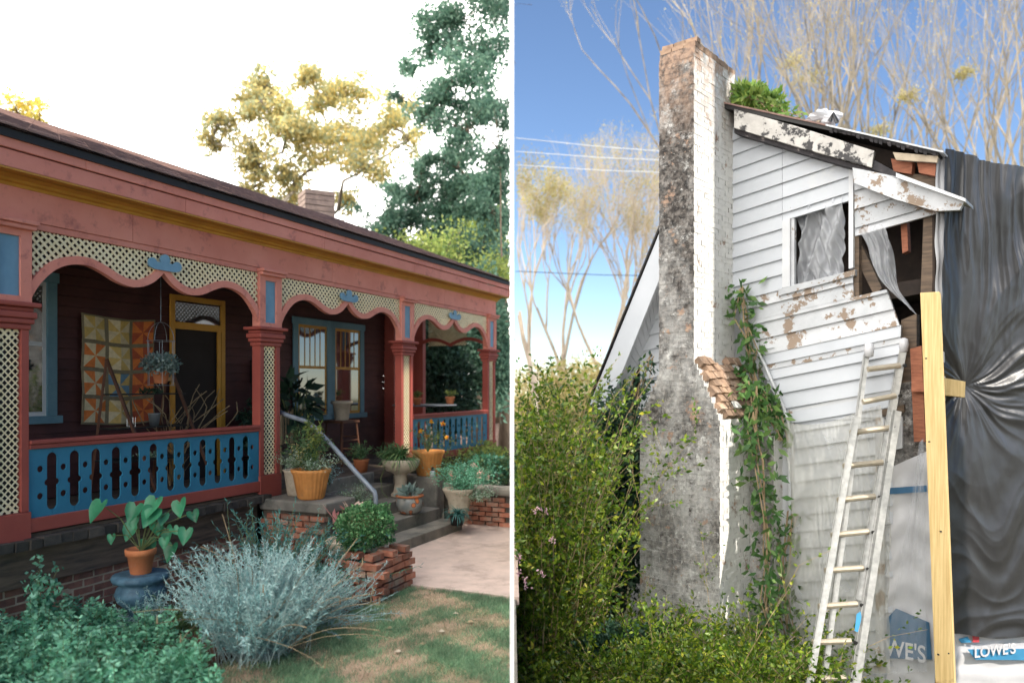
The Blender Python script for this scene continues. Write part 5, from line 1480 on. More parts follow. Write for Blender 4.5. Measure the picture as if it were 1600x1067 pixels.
# torn roof edge fringe
b = MB(); rg = random.Random(6)
for k in range(24):
    x = 1295 + k * 7; y = 200 + (x - 1300) * 0.229; h = rg.uniform(4, 11)
    b.hexa([GF(x, y, 0.30), GF(x + 7, y + 1.6, 0.30), GF(x + 6, y + h, 0.30), GF(x + 1, y + h * rg.uniform(0.5, 1), 0.30)], [GF(x, y, 0.32), GF(x + 7, y + 1.6, 0.32), GF(x + 6, y + h, 0.32), GF(x + 1, y + h * 0.8, 0.32)])
b.build('torn_edge', M['burnt'], RH, world=True, kind='stuff')
plate([(1395, 238), (1466, 244), (1464, 254), (1400, 250)], 0.2, 0.26, 'curled_shingles', M['stone'])
# left rake with soffit
plate([(1036, 350), (1036, 422), (946, 646), (921, 632)], 0.44, 0.50, 'rake_board', M['vinyl'])
def ribbon(pa, oa, pb, ob, n, name, m):
    for k in range(n):
        f0, f1 = k / n, (k + 1) / n - 0.012 / n * 8
        L_ = lambda P_, f: (P_[0][0] + (P_[1][0] - P_[0][0]) * f, P_[0][1] + (P_[1][1] - P_[0][1]) * f)
        q = [GF(*L_(pa, f0), oa), GF(*L_(pa, f1), oa), GF(*L_(pb, f1), ob), GF(*L_(pb, f0), ob)]
        b = MB(); b.hexa(q, [p + Vector((0, 0, 0.02)) for p in q]); b.build(name, m, RH, world=True)
ribbon(((1036, 400), (938, 642)), 0.44, ((1036, 470), (972, 642)), 0.02, 15, 'soffit_panel', M['vinyl'])
slab((1112, 150), (917, 628), 6, 7.5, 'roof_slope', M['drip'], 0.52)
# house body for depth
b = MB()
g = [GF(975, 640, -0.3), GF(1475, 640, -1.4)]
a0 = GF(985, 900, -1.35); a1 = GF(1468, 900, -1.35)
ring = [Vector((a0.x, a0.y, LZ)), Vector((a1.x, a1.y, LZ)), Vector((a1.x, a1.y, 4.2)), Vector((GF(1147, 230, -1.35).x, GF(1147, 230, -1.35).y, 5.1)), Vector((a0.x, a0.y, 2.2))]
b.hexa(ring, [p + GB * 5.5 for p in ring]); b.build('rear_walls', M['whpaint'], RH, world=True)

# chimney
CH = bpy.data.objects.new('chimney', None); COL.objects.link(CH); CH.parent = RH
C0 = Vector((2.45, 10.33, 0))
def CP(a, bk, z): return C0 + GU * a + GB * bk + Vector((0, 0, z))
def cblock(a0, a1, b0, b1, z0, z1, name, m, b=None):
    bb_ = b or MB()
    r1 = [CP(a0, b0, z0), CP(a1, b0, z0), CP(a1, b1, z0), CP(a0, b1, z0)]
    bb_.hexa(r1, [Vector((p.x, p.y, z1)) for p in r1])
    return bb_
cblock(-0.524, -0.005, 0.005, 1.3, 1.6, 6.58, '', None).build('shaft_core', M['chim'], CH, world=True)
rg = random.Random(77)
b = MB(); topb = []
QU = Matrix(((0.766, 0.643, 0), (-0.643, 0.766, 0), (0, 0, 1)))
def course(a0, a1, z, odd, bmin=0.0, bmax=1.27, tgt=None):
    h = 0.070; l = 0.215
    t_ = tgt or b
    a = a0 + (0.1 if odd else 0.0)
    if odd: t_.box(CP(a0 + 0.048, 0.05, z), (0.096, 0.1, h), rot=QU, jit=0.004, rng=rg)
    while a < a1 - 0.03:
        w = min(l, a1 - a); t_.box(CP(a + w / 2 - 0.004, 0.05 + rg.uniform(-0.003, 0.002), z), (w - 0.003, 0.1, h), rot=QU, jit=0.0035, rng=rg); a += l + 0.002
    k = bmin + (0.1 if not odd else 0.0)
    while k < bmax - 0.03:
        w = min(l, bmax - k); t_.box(CP(a1 - 0.05 + rg.uniform(-0.002, 0.003), k + w / 2, z), (0.1, w - 0.003, h), rot=QU, jit=0.0035, rng=rg); k += l + 0.002
z = 1.95; i = 0
while z < 6.5:
    course(-0.53, 0.0, z, i % 2); z += 0.074; i += 1
# wider base with sloping shoulders
cblock(-0.828, 0.363, 0.006, 1.3, LZ - 0.1, 1.5, '', None).build('base_core', M['chim'], CH, world=True)
z = LZ + 0.04; i = 0
while z < 2.3:
    al = -0.834 if z < 1.55 else -0.834 + (z - 1.55) / 0.62 * 0.304
    ar = 0.37 if z < 1.55 else 0.37 - (z - 1.55) / 0.80 * 0.37
    if al > -0.53: al = -0.53
    if ar < 0.02: ar = 0.02
    if z < 1.55 or ar > 0.03 or al < -0.54:
        course(al, ar, z, i % 2)
        if z > 1.5: cblock(al + 0.006, ar - 0.006, 0.006, 1.29, z - 0.04, z + 0.034, '', None, b)
    z += 0.074; i += 1
b.build('brickwork', M['chim'], CH, world=True, kind='stuff')
# crown courses, one brick at a time
for c in range(3):
    zc = 6.53 + c * 0.074
    sh = 0.0 if c < 2 else 0.06
    for k in range(3):
        q = MB().box(CP(-0.43 + k * 0.178, 0.05 + sh, zc), (0.17, 0.1, 0.066), rot=QU, jit=0.006, rng=rg).build('brick', M['crownbrick'] if c else M['chim'], CH, world=True)
    for k in range(6):
        q = MB().box(CP(-0.05 - sh, 0.16 + k * 0.205, zc - (0.05 if k > 4 and c == 2 else 0)), (0.1, 0.195, 0.066), rot=QU, jit=0.006, rng=rg).build('brick', M['crownbrick'] if c else M['chim'], CH, world=True)
cblock(-0.47, -0.06, 0.08, 1.2, 6.55, 6.70, '', None).build('crown_mortar', M['mortar'], CH, world=True)
# broken bare bricks on the right shoulder
nr = 8
for j in range(nr):          # bare brick laid down the sloping shoulder
    f = (j + 0.5) / nr
    for k in range(6):
        if rg.random() < 0.06: continue
        bk_ = 0.02 + k * 0.21 + (0.1 if j % 2 else 0)
        MB().box(CP(0.035 + 0.345 * f, bk_ + 0.1, 2.37 - 0.80 * f + rg.uniform(-0.012, 0.02)), (0.125, 0.19, 0.09), rot=QU @ Matrix.Rotation(R(52) + rg.gauss(0, 0.08), 3, 'Y'), jit=0.012, rng=rg).build('brick', M['crownbrick'] if rg.random() < 0.94 else M['chim'], CH, world=True)
# masonry stub between chimney base and door
cblock(0.38, 0.72, 0.95, 1.3, LZ, 1.3, '', None).build('masonry_stub', M['chim'], CH, world=True)
# downpipe / flashing
pts = [GF(1163, 500, 0.12), GF(1195, 570, 0.12), GF(1224, 636, 0.12), GF(1232, 660, 0.12), GF(1234, 800, 0.12), GF(1234, 1100, 0.12)]
MB().tube(pts, 0.022, 7).build('flashing_pipe', M['whpaint'], RH, world=True, smooth=True)

# white bag on the ridge
t = thing('white_bundle', 'crumpled white plastic bundle lying on the roof ridge right of the roof shrub', 'bundle', GF(1290, 196, 0.1))
rs = np.random.RandomState(4)
b = MB(); c = GF(1288, 186, 0.0)
vs = []; n1, n2 = 9, 16
for i in range(n1):
    for j in range(n2):
        th = math.pi * i / (n1 - 1); phv = 2 * math.pi * j / n2
        r = 1 + 0.25 * math.sin(3 * phv + i) + 0.15 * rs.rand()
        vs.append(c + Vector((math.sin(th) * math.cos(phv) * 0.2 * r, math.sin(th) * math.sin(phv) * 0.16 * r, math.cos(th) * 0.10 * r)))
b.add(vs, [(i * n2 + j, i * n2 + (j + 1) % n2, (i + 1) * n2 + (j + 1) % n2, (i + 1) * n2 + j) for i in range(n1 - 1) for j in range(n2)])
b.build('bag', M['wrap'], t, world=True)
MB().tube([GF(1262, 192, 0.1), GF(1272, 184, 0.1), GF(1280, 192, 0.1)], 0.035, 6).build('rag', M['stone'], t, world=True)
b = MB(); b.tube([GF(1296, 190, 0.12), GF(1302, 178, 0.12), GF(1308, 192, 0.12)], 0.03, 6); b.build('dark_fold', M['tarp'], t, world=True)

# ------------------------------------------------------------------ sheets
def sheet(name, label, corners, fr, off, nx, ny, fn, m, cat='plastic sheet', solid=0.0):
    """corners: TL, TR, BR, BL in photo directions on the wall's plane; fn(u,v) -> relief off the wall"""
    V = []; tl, tr, br, bl = corners
    for j in range(ny + 1):
        v = j / ny
        for i in range(nx + 1):
            u = i / nx
            x = (tl[0] * (1 - u) + tr[0] * u) * (1 - v) + (bl[0] * (1 - u) + br[0] * u) * v
            y = (tl[1] * (1 - u) + tr[1] * u) * (1 - v) + (bl[1] * (1 - u) + br[1] * u) * v
            dx, dy, dz = fn(u, v, x, y)
            V.append(fr(x + dx, y + dy, off) + (GN if fr is GF else TN) * dz)
    F = [(j * (nx + 1) + i, j * (nx + 1) + i + 1, (j + 1) * (nx + 1) + i + 1, (j + 1) * (nx + 1) + i) for j in range(ny) for i in range(nx)]
    b = MB(); b.add(V, F)
    o = b.build(name, m, smooth=True)
    if label: tagp(o, label, cat)
    return o
sg = lambda x: 1 / (1 + math.exp(-x))
def ridge(t): return abs(math.sin(t)) ** 0.6
def rn(x, y, s=0.0): return 1 - abs(mnoise.noise(Vector((x, y, s)))) * 2.2
def nz(x, y, s=0.0): return mnoise.noise(Vector((x, y, s)))
def tarpfn(u, v, x, y):
    cx, cy = 1505, 604
    dx, dy = x - cx, (y - cy)
    r = math.hypot(dx, dy) + 1; a = math.atan2(dy, dx)
    wp = nz(x * 0.012, y * 0.008, 3) * 1.5
    fan = 0.075 * rn(a * 3.1 + 0.6 * wp, r * 0.006, 1) + 0.022 * rn(a * 7.5 + wp, r * 0.014, 2)
    w = math.exp(-((y - cy) / (150.0 if y < cy else 125.0)) ** 2)
    if y < cy:
        hang = 0.07 * rn(x * 0.045 + wp * 0.6 + 0.0016 * (y - 240) * math.sin(x * 0.02), y * 0.0035, 5) + 0.03 * rn(x * 0.11 + wp, y * 0.008, 6)
        q = (y - 250) + 1.3 * (x - 1640)
        hang += 0.06 * rn(q * 0.010, (x - y * 0.4) * 0.004, 8) * min(1, max(0, (x - 1480) / 60))
    else:
        q = y + 0.30 * (x - 1480) + 70 * nz(x * 0.012, y * 0.007, 9)
        hang = 0.10 * rn(q * 0.009 + wp * 0.25, x * 0.004, 11) + 0.03 * rn(q * 0.024 + wp * 0.5, x * 0.008, 12) + 0.035 * rn((x + 0.5 * y) * 0.014, y * 0.004, 13)
    dz = w * fan * min(1, r / 40) + (1 - w) * hang
    dz += 0.15 * (1 - math.exp(-r / 90.0)) + 0.006 * nz(x * 0.09, y * 0.05, 20)
    return 0, 3 * math.sin(x * 0.05), dz * 0.62
sheet('black_tarp', 'wrinkled black plastic tarp hung over the right side wall behind the timber post', ((1464, 240), (1660, 284), (1660, 992), (1452, 985)), TF, 0.05, 170, 380, tarpfn, M['tarp'], 'tarp')
plate([(1460, 246), (1668, 290), (1668, 1180), (1462, 1180)], -0.2, -0.01, 'side_wall', M['interior'], fr=TF)
# white edge wrap of the corner
def edgefn(u, v, x, y): return 0.5 * math.sin(y * 0.03) + 0.4 * math.sin(y * 0.11), 0, 0.01 * math.sin(y * 0.08 + u * 3) + 0.01 * math.sin(u * 9)
sheet('white_corner_wrap', 'narrow white plastic strip down the house corner beside the black tarp', ((1462, 243), (1478, 243), (1476, 1040), (1462, 1040)), TF, 0.10, 8, 120, edgefn, M['wrap'], 'wrap')
def pl1(u, v, x, y):
    return 6 * math.sin(v * 5 + u * 2) * (1 - u), 0, 0.20 * rn(u * 3 + v * 1.6, v * 0.8, 41) + 0.09 * rn(u * 7 - v * 4, v * 1.5 + u, 42)
sheet('window_plastic', 'crumpled clear plastic sheet hanging in the small upper window', ((1246, 330), (1326, 312), (1324, 438), (1262, 452)), GF, -0.22, 40, 50, pl1, M['sheet'])
def pl2(u, v, x, y):
    return 8 * math.sin(v * 7) * 0.6 + 26 * v ** 2, 0, 0.14 * rn(u * 3.5 + v, v * 1.2, 51) + 0.05 * rn(u * 8, v * 2.5, 52) + 0.15 * v
sheet('torn_plastic', 'torn clear plastic strip drooping out of the broken corner opening', ((1345, 360), (1384, 352), (1412, 495), (1385, 470)), GF, 0.02, 24, 60, pl2, M['sheet'])
def pl3(u, v, x, y):
    return 4 * math.sin(v * 6), 8 * math.sin(u * 4.5), 0.16 * rn(u * 4 + nz(u * 2, v * 2) , v * 1.0, 31) + 0.06 * rn(u * 11 - v * 3, v * 4, 32) + 0.05 * rn(u * 3 + v * 5, v * 2, 33)
sheet('door_plastic', 'yellowed plastic sheet draped over the boarded doorway behind the ladder', ((1236, 660), (1385, 640), (1400, 1050), (1240, 1045)), GF, 0.12, 70, 110, pl3, M['sheet2'])
def pl4(u, v, x, y):
    return 0, 0, 0.10 * rn(u * 6, v * 2, 61) + 0.05 * rn(u * 12 + v * 3, v * 9, 62)
sheet('corner_plastic', 'clear shredded plastic over the masonry left of the timber post', ((1440, 690), (1446, 684), (1452, 1045), (1382, 1050)), GF, 0.14, 40, 90, pl4, sheetmat('thin_clear_plastic', (0.85, 0.87, 0.92), 0.2, 0.2))
# printed wraps
def text_obj(txt, size, m, parent, origin, ex, ez, nrm, name='lettering', bold=0.003, squeeze=1.0):
    cu = bpy.data.curves.new('txt', 'FONT'); cu.body = txt; cu.size = size; cu.extrude = 0.003; cu.offset = bold
    to = bpy.data.objects.new('txt', cu); COL.objects.link(to)
    dg = bpy.context.evaluated_depsgraph_get()
    me = bpy.data.meshes.new_from_object(to.evaluated_get(dg))
    bpy.data.objects.remove(to)
    for v in me.vertices:
        p = Vector(origin) + Vector(ex) * v.co.x * squeeze + Vector(ez) * v.co.y + Vector(nrm) * v.co.z
        v.co = wmat(parent).inverted() @ p
    me.materials.clear(); me.materials.append(m)
    o = bpy.data.objects.new(name, me); COL.objects.link(o); o.parent = parent
    return o
WB = thing('house_wrap', 'white house wrap printed with blue lettering below the black tarp', 'house wrap', TF(1550, 1100))
def wf(u, v, x, y): return 0, 2 * math.sin(x * 0.09), 0.012 * math.sin(x * 0.11 + y * 0.05) + 0.008 * math.sin(y * 0.21)
o = sheet('wrap_sheet', None, ((1490, 984), (1672, 984), (1672, 1180), (1490, 1180)), TF, 0.13, 40, 30, wf, M['wrap'])
for v_ in o.data.vertices: v_.co = v_.co - WB.location
o.parent = WB
TX = Vector((0.966, 0.259, 0))
def tpoly(pts, off, m, name):
    b = MB(); q = [TF(x, y, off) for x, y in pts]; b.hexa([p - TN * 0.004 for p in q], q); return b.build(name, m, WB, world=True)
tpoly([(1512, 1014), (1700, 1012), (1700, 1032), (1524, 1030)], 0.185, M['wrapblue'], 'printed_band')
lo = TF(1522, 1027, 0.20)
text_obj("LOWE'S", 0.185, M['wrap'], WB, lo, TX, Vector((0, 0, 1)), TN)
tpoly([(1498, 998), (1512, 994), (1518, 1003), (1502, 1004)], 0.185, M['wrapblue'], 'printed_mark')
tpoly([(1520, 993), (1530, 993), (1530, 1003), (1520, 1003)], 0.185, M['wrapred'], 'printed_mark')
WB2 = thing('house_wrap', 'wrinkled grey-white wrap printed with a navy house shape left of the timber post', 'house wrap', GF(1420, 1100))
def wf2(u, v, x, y): return 0, 0, 0.03 * math.sin(u * 7 + v * 2) + 0.02 * math.sin(v * 60 + 2 * math.sin(u * 5)) * 0.6 + 0.01 * math.sin(v * 33)
o = sheet('wrap_sheet', None, ((1392, 730), (1458, 700), (1462, 1180), (1384, 1180)), GF, -0.0, 40, 200, wf2, M['wrap'])
for v_ in o.data.vertices: v_.co = v_.co - WB2.location
o.parent = WB2
def gpoly(pts, off, m, name):
    b = MB(); q = [GF(x, y, off) for x, y in pts]; b.hexa([p - GN * 0.004 for p in q], q); return b.build(name, m, WB2, world=True)
gpoly([(1386, 966), (1400, 950), (1452, 972), (1456, 1030), (1386, 1028)], 0.075, M['wrapdk'], 'printed_house_mark')
text_obj("WE'S", 0.30, M['wrap'], WB2, GF(1383, 1022, 0.085), GU, Vector((0, 0, 1)), GN, squeeze=0.72)
gpoly([(1390, 762), (1448, 758), (1448, 768), (1390, 772)], 0.075, M['wrapdk'], 'printed_band')

# ------------------------------------------------------------------ timber post
c_top = P3(1454, 458, 9.05); c_bot = P3(1487, 1300, 8.95)
c_bot = c_top + (c_bot - c_top) * ((c_top.z - (LZ - 0.1)) / (c_top.z - c_bot.z))
PO = thing('timber_post', 'tall fresh pine timber post leaning slightly in front of the black tarp', 'post', (c_bot.x, c_bot.y, LZ))
ax = math.radians(56)
e1 = Vector((math.cos(ax), math.sin(ax), 0)) * 0.098; e2 = Vector((-math.sin(ax), math.cos(ax), 0)) * 0.098
b = MB(); b.hexa([c_bot + s * e1 + t_ * e2 for s, t_ in ((-1, -1), (1, -1), (1, 1), (-1, 1))], [c_top + s * e1 + t_ * e2 for s, t_ in ((-1, -1), (1, -1), (1, 1), (-1, 1))])
b.build('post', M['newwood'], PO, world=True, bevel=0.006)
for (x, y) in ((1447, 560), (1452, 690), (1466, 1022), (1482, 1020), (1470, 830)):
    p = P3(x, y, 8.88); q = MB(); q.box(p, (0.016, 0.02, 0.016)); q.build('nail_head', M['iron'], PO, world=True)
XB = thing('cross_block', 'short horizontal timber block pinned behind the tall pine post against the tarp', 'timber', P3(1475, 605, 9.3))
b = MB(); q = [P3(1462, 588, 9.22), P3(1509, 596, 9.26), P3(1508, 621, 9.26), P3(1462, 616, 9.22)]; b.hexa([p + Vector((0.05, 0.28, 0)) for p in q], q); b.build('block', M['newwood'], XB, world=True, bevel=0.006)

# ------------------------------------------------------------------ ladder
def lad(px, py):
    D = 8.85 + (1067 - py) / (1067 - 540) * 0.95
    return P3(px, py, D)
LD = thing('extension_ladder', 'aluminium extension ladder leaning against the white house wall', 'ladder', P3(1290, 1250, 8.6))
LD.location.z = LZ
def extend(a, b_, k): return b_ + (b_ - a) * k
def rail(p, q, w, dep, name, m):
    b = MB(); d = (q - p).normalized(); s = Vector((1, -0.25, 0)).normalized(); s = (s - d * s.dot(d)).normalized(); n_ = d.cross(s)
    # channel section: web and two flanges
    for off, (hw, hd) in ((Vector((0, 0, 0)), (w * 0.14, dep / 2)), (n_ * (dep / 2 - 0.008) + s * w * 0.3, (w * 0.5, 0.008)), (-n_ * (dep / 2 - 0.008) + s * w * 0.3, (w * 0.5, 0.008))):
        r1 = [p + off + s * x * hw + n_ * y * hd for x, y in ((-1, -1), (1, -1), (1, 1), (-1, 1))]
        r2 = [q + off + s * x * hw + n_ * y * hd for x, y in ((-1, -1), (1, -1), (1, 1), (-1, 1))]
        b.hexa(r1, r2)
    return b.build(name, m, LD, world=True)
lt, lb_ = lad(1334, 652), lad(1261, 1067); rt, rb_ = lad(1395, 643), lad(1330, 1067)
lb2, rb2 = extend(lt, lb_, 0.42), extend(rt, rb_, 0.42)
rail(lt, lb2, 0.075, 0.13, 'rail', M['alu']); rail(rb2, rt, 0.11, 0.13, 'rail', M['alu'])
ft, fb = lad(1357, 552) + Vector((0, 0.1, 0)), lad(1290, 1067) + Vector((0, 0.1, 0)); gt, gb = lad(1411, 542) + Vector((0, 0.06, 0)), lad(1344, 940) + Vector((0, 0.1, 0))
rail(ft, extend(ft, fb, 0.2), 0.06, 0.11, 'fly_rail', M['alu']); rail(gb, gt, 0.085, 0.11, 'fly_rail', M['alu'])
for (xa, ya, xb, yb) in ((1357, 577, 1403, 571), (1349, 628, 1396, 618), (1330, 676, 1388, 668), (1319, 728, 1376, 722), (1310, 781, 1364, 775), (1300, 836, 1354, 830), (1290, 891, 1346, 887), (1280, 947, 1336, 943), (1270, 1003, 1326, 1001), (1262, 1060, 1318, 1058), (1251, 1118, 1308, 1116), (1242, 1176, 1298, 1174)):
    b = MB(); b.tube([lad(xa - 1, ya), lad(xb + 3, yb)], 0.036, 8); b.build('rung', M['rung'], LD, world=True)
    b = MB(); b.tube([lad(xb + 3, yb) + Vector((0.03, -0.045, 0)), lad(xb + 3, yb) + Vector((0.034, -0.075, 0))], 0.022, 8); b.build('rung_rivet', M['iron'], LD, world=True)
for (x, y) in ((1358, 546), (1412, 538)):
    p = lad(x, y); b = MB(); b.lathe([(0.01, -0.10), (0.05, -0.09), (0.06, 0.0), (0.05, 0.07), (0.01, 0.085)], p, 12); b.build('end_cap', M['wrap'], LD, True, True)
p = lad(1337, 965); b = MB(); q = [lad(x, y) + Vector((0, -0.075, 0)) for x, y in ((1334, 956), (1340, 952), (1342, 962), (1336, 984), (1331, 982))]; b.hexa([k + Vector((0, 0.005, 0)) for k in q], q); b.build('blue_sticker', M['wrapblue'], LD, world=True)

# ------------------------------------------------------------------ climbing plants
def vine(name, label, path, fr, off, n, ls, lm, seed, rad, cat='vine'):
    rs = np.random.RandomState(seed)
    pts = [fr(x, y, off) for x, y in path]
    t = thing(name, label, cat, (pts[-1].x, pts[-1].y, pts[-1].z))
    b = MB()
    for k in range(5):
        b.tube([p + Vector((rs.normal() * 0.05, rs.normal() * 0.03, rs.normal() * 0.03)) for p in pts], 0.009, 4)
    b.build('stems', M['drystem'], t, world=True)
    seg = rs.randint(0, len(pts) - 1, n); f = rs.rand(n)
    A = np.array([tuple(p) for p in pts])
    P = A[seg] * (1 - f[:, None]) + A[seg + 1] * f[:, None]
    P += rs.normal(size=(n, 3)) * rad * np.array([1, 0.6, 0.7])
    quadmesh('foliage', leafquads(P, ls, 0.42, rs=rs, droop=0.7), lm, t, rs.rand(n))
    return t
vine('wall_vine', 'leafy vine climbing the siding beside the chimney above its shoulder', [(1156, 450), (1165, 500), (1175, 545), (1172, 585), (1195, 620), (1210, 650), (1222, 690)], GF, 0.22, 420, 0.14, L['vine'], 121, 0.10)
vine('wall_vine', 'hanging vine on the painted chimney base from its shoulder down to the shrubs', [(1180, 600), (1178, 660), (1186, 720), (1196, 790), (1200, 860), (1196, 930), (1205, 980)], GF, 0.75, 560, 0.14, L['vine'], 122, 0.13)
vine('wall_vine', 'small creeper low on the wall between the chimney base and the ladder', [(1238, 800), (1232, 870), (1228, 950), (1236, 1010)], GF, 0.25, 160, 0.11, L['vine'], 123, 0.10)
vine('ivy', 'dark ivy sprigs on the left shoulder of the chimney', [(1018, 555), (1000, 600), (990, 640), (985, 700)], GF, 0.9, 160, 0.12, L['deep'], 124, 0.10)
c = GF(1180, 160, -0.1)
shrub('roof_shrub', 'bright green shrub sprouting from the roof right behind the chimney top', (c.x - 0.02, c.y, c.z - 0.02), (0.48, 0.35, 0.40), 1500, 0.12, L['roofsh'], 125, asp=0.4, blobs=7)
vine('roof_creeper', 'green leaf tuft trailing down the roof edge beside the roof shrub', [(1165, 150), (1195, 165), (1215, 174), (1240, 182)], GF, 0.12, 260, 0.12, L['roofsh'], 126, 0.075)

# ------------------------------------------------------------------ right shrubs
RX = lambda p: p.x > 0.0045 * p.y + 0.02
def archshrub(name, label, c, R0, Hh, nb, per, ls, lm, seed, bias=(0, 0), emin=0.2, emax=1.4, asp=0.5, cull=RX):
    """many arching twigs carrying paired small leaves"""
    rs = np.random.RandomState(seed); t = thing(name, label, 'shrub', c)
    b = MB(); PP = []; DD = []
    for k in range(nb):
        a = rs.uniform(0, 6.28); el = rs.uniform(emin, emax); l = Hh * rs.uniform(0.55, 1.1)
        s = Vector(c) + Vector((rs.normal() * R0 * 0.5, rs.normal() * R0 * 0.35, 0))
        d = Vector((math.cos(a) * math.cos(el) + bias[0], math.sin(a) * math.cos(el) + bias[1], math.sin(el))).normalized()
        p = s; pts = [p]
        for j in range(8):
            p = p + d * l / 8; pts.append(p); d = (d + Vector((rs.normal() * 0.07, rs.normal() * 0.07, -0.07 + rs.normal() * 0.04))).normalized()
            if j >= 2:
                # side sprays
                for q in range(2):
                    sd = Vector((rs.normal(), rs.normal(), rs.normal() * 0.4)).normalized()
                    e = p + (sd * 0.6 + d * 0.6) * l * 0.17
                    if q == 0 and cull(p) and cull(e): b.tube([p, e], 0.002, 3, cap=False)
                    for g_ in range(per):
                        f = rs.rand(); PP.append(tuple(p.lerp(e, f))); DD.append(tuple((e - p).normalized()))
                for g_ in range(per // 2):
                    f = rs.rand(); PP.append(tuple(pts[-2].lerp(p, f))); DD.append(tuple(d))
        if all(cull(p_) for p_ in pts): b.tube(pts, [0.008] * 3 + [0.005] * 3 + [0.0025] * 3, 4, cap=False)
    PP = np.array(PP) + rs.normal(size=(len(PP), 3)) * 0.012; DD = np.array(DD)
    k = PP[:, 0] > 0.0045 * PP[:, 1] + 0.02
    PP, DD = PP[k], DD[k]
    b.build('stems', M['drystem'], t, world=True)
    quadmesh('foliage', leafquads(PP, ls, asp, D=DD, jitter=0.8, rs=rs), lm, t, np.clip(rs.beta(2, 3, len(PP)) + 0.06 * (rs.rand(len(PP)) > 0.93), 0, 1))
    return t
archshrub('arching_shrub', 'tall sunlit shrub with small glossy leaves beside the white pole', (0.36, 10.2, LZ), 0.42, 4.25, 330, 12, 0.066, L['olive'], 131, emin=1.42, emax=1.53)
archshrub('arching_shrub', 'wide sunlit shrub with arching sprays in front of the chimney foot', (1.7, 9.6, LZ), 0.95, 1.75, 380, 12, 0.060, L['olive'], 132, bias=(0.1, 0), emin=0.5, emax=1.4)
archshrub('arching_shrub', 'sunlit shrub with arching sprays reaching right towards the ladder foot', (2.85, 9.2, LZ), 0.75, 1.7, 280, 10, 0.060, L['olive'], 133, bias=(0.1, 0), emin=0.5, emax=1.35)
archshrub('low_shrub', 'low sunlit shrub closing the bottom edge left of the ladder', (1.3, 8.9, LZ), 1.2, 1.5, 330, 11, 0.060, L['olive'], 134, emin=0.4, emax=1.4)
archshrub('arching_shrub', 'long thin sprays arching right across the chimney foot', (2.45, 9.3, LZ), 0.4, 2.7, 14, 7, 0.055, L['olive'], 137, bias=(0.45, 0), emin=0.8, emax=1.3)
shrub('gap_shade_leaves', 'dark leaf mass added as gap shade low behind the tall sunlit shrub beside the white pole', (0.5, 10.75, -0.9), (0.6, 0.3, 1.9), 9000, 0.085, L['deep'], 141, RX, blobs=12)  # dark leaves stand in for deep shade between the sprays
shrub('gap_shade_leaves', 'dark leaf mass added as gap shade behind the wide arching shrub at the chimney foot', (1.6, 9.95, -1.75), (1.1, 0.3, 0.95), 9000, 0.085, L['deep'], 142, RX, blobs=14)
shrub('gap_shade_leaves', 'dark leaf mass added as gap shade behind the arching sprays near the ladder foot', (2.75, 9.6, -2.0), (0.8, 0.28, 0.8), 6000, 0.085, L['deep'], 143, RX, blobs=12)
shrub('misty_thicket', 'low misty thicket under the ochre trees left of the chimney', (3.2, 42, 0.5), (6.5, 2.5, 3.6), 14000, 0.2, L['ochreleaf'], 138, RX, 'thicket', blobs=16)
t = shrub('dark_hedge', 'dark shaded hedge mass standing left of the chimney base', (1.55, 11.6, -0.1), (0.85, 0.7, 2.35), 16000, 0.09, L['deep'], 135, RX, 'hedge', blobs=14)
shrub('dark_hedge', 'tall thin-topped bush behind the sunlit shrub beside the white pole', (0.7, 11.6, -0.6), (0.75, 0.6, 2.1), 9000, 0.075, L['mid'], 136, RX, 'hedge', blobs=14)
t = thing('mauve_flowers', 'few small mauve blossoms scattered on the tall shrub beside the white pole', 'flowers', (0.4, 8.6, 0))
rs = np.random.RandomState(2); P = np.array([tuple(P3(x, y, 8.5)) for x, y in ((812, 893), (818, 905), (846, 897), (838, 795), (853, 797), (810, 870), (864, 842), (821, 915))])
for p_ in P:
    q = np.repeat(p_[None], 14, 0) + rs.normal(size=(14, 3)) * 0.018; quadmesh('blossom', leafquads(q, 0.035, 0.6, rs=rs), L['mauve'], t, rs.rand(14))

# ------------------------------------------------------------------ bare trees, wires
def bare_tree(label, px, D, h, r0, seed, tone='palebark', lean=0.0, depth=5, grp='bare winter trees behind the white house', leaf=0, lm=None, z0=None):
    rng = random.Random(seed); rs = np.random.RandomState(seed)
    base = Vector(((px - 800) / CF * D, D, LZ))
    t = thing('bare_tree', label, 'tree', base, 0, grp)
    b = MB(); tips = []
    nfork = rng.choice((2, 3))
    th = h * 0.34; rk_ = 0.72 if tone == 'twig' else 0.58
    top = base + Vector((lean * th, 0, th))
    b.tube([base, base.lerp(top, 0.5) + Vector((rng.gauss(0, 0.15), 0, 0)), top], [r0 * 1.3, r0 * 1.1, r0], 7)
    for k in range(nfork + 1):
        a = rng.uniform(0, 6.28)
        d = Vector((math.cos(a) * 0.26 + lean, math.sin(a) * 0.2, 1)).normalized()
        grow(b, top - Vector((0, 0, rng.uniform(0, th * 0.3))), d, h * 0.24, r0 * 0.66, depth, rng, tips, 0.36, 0.14, (2, 3), 0.76, 4, 0.10, RX, rk_)
    b.build('trunk', M[tone], t, world=True)
    if leaf:
        Cc = np.array([tuple(p) for p, _ in tips if p.x > 0.02])
        P = clumps(leaf, Cc, 0.45, rs); P = P[P[:, 0] > 0.0045 * P[:, 1] + 0.05]
        quadmesh('crown', leafquads(P, 0.10, 0.5, rs=rs), lm or L['ochreleaf'], t, rs.rand(len(P)))
    return t
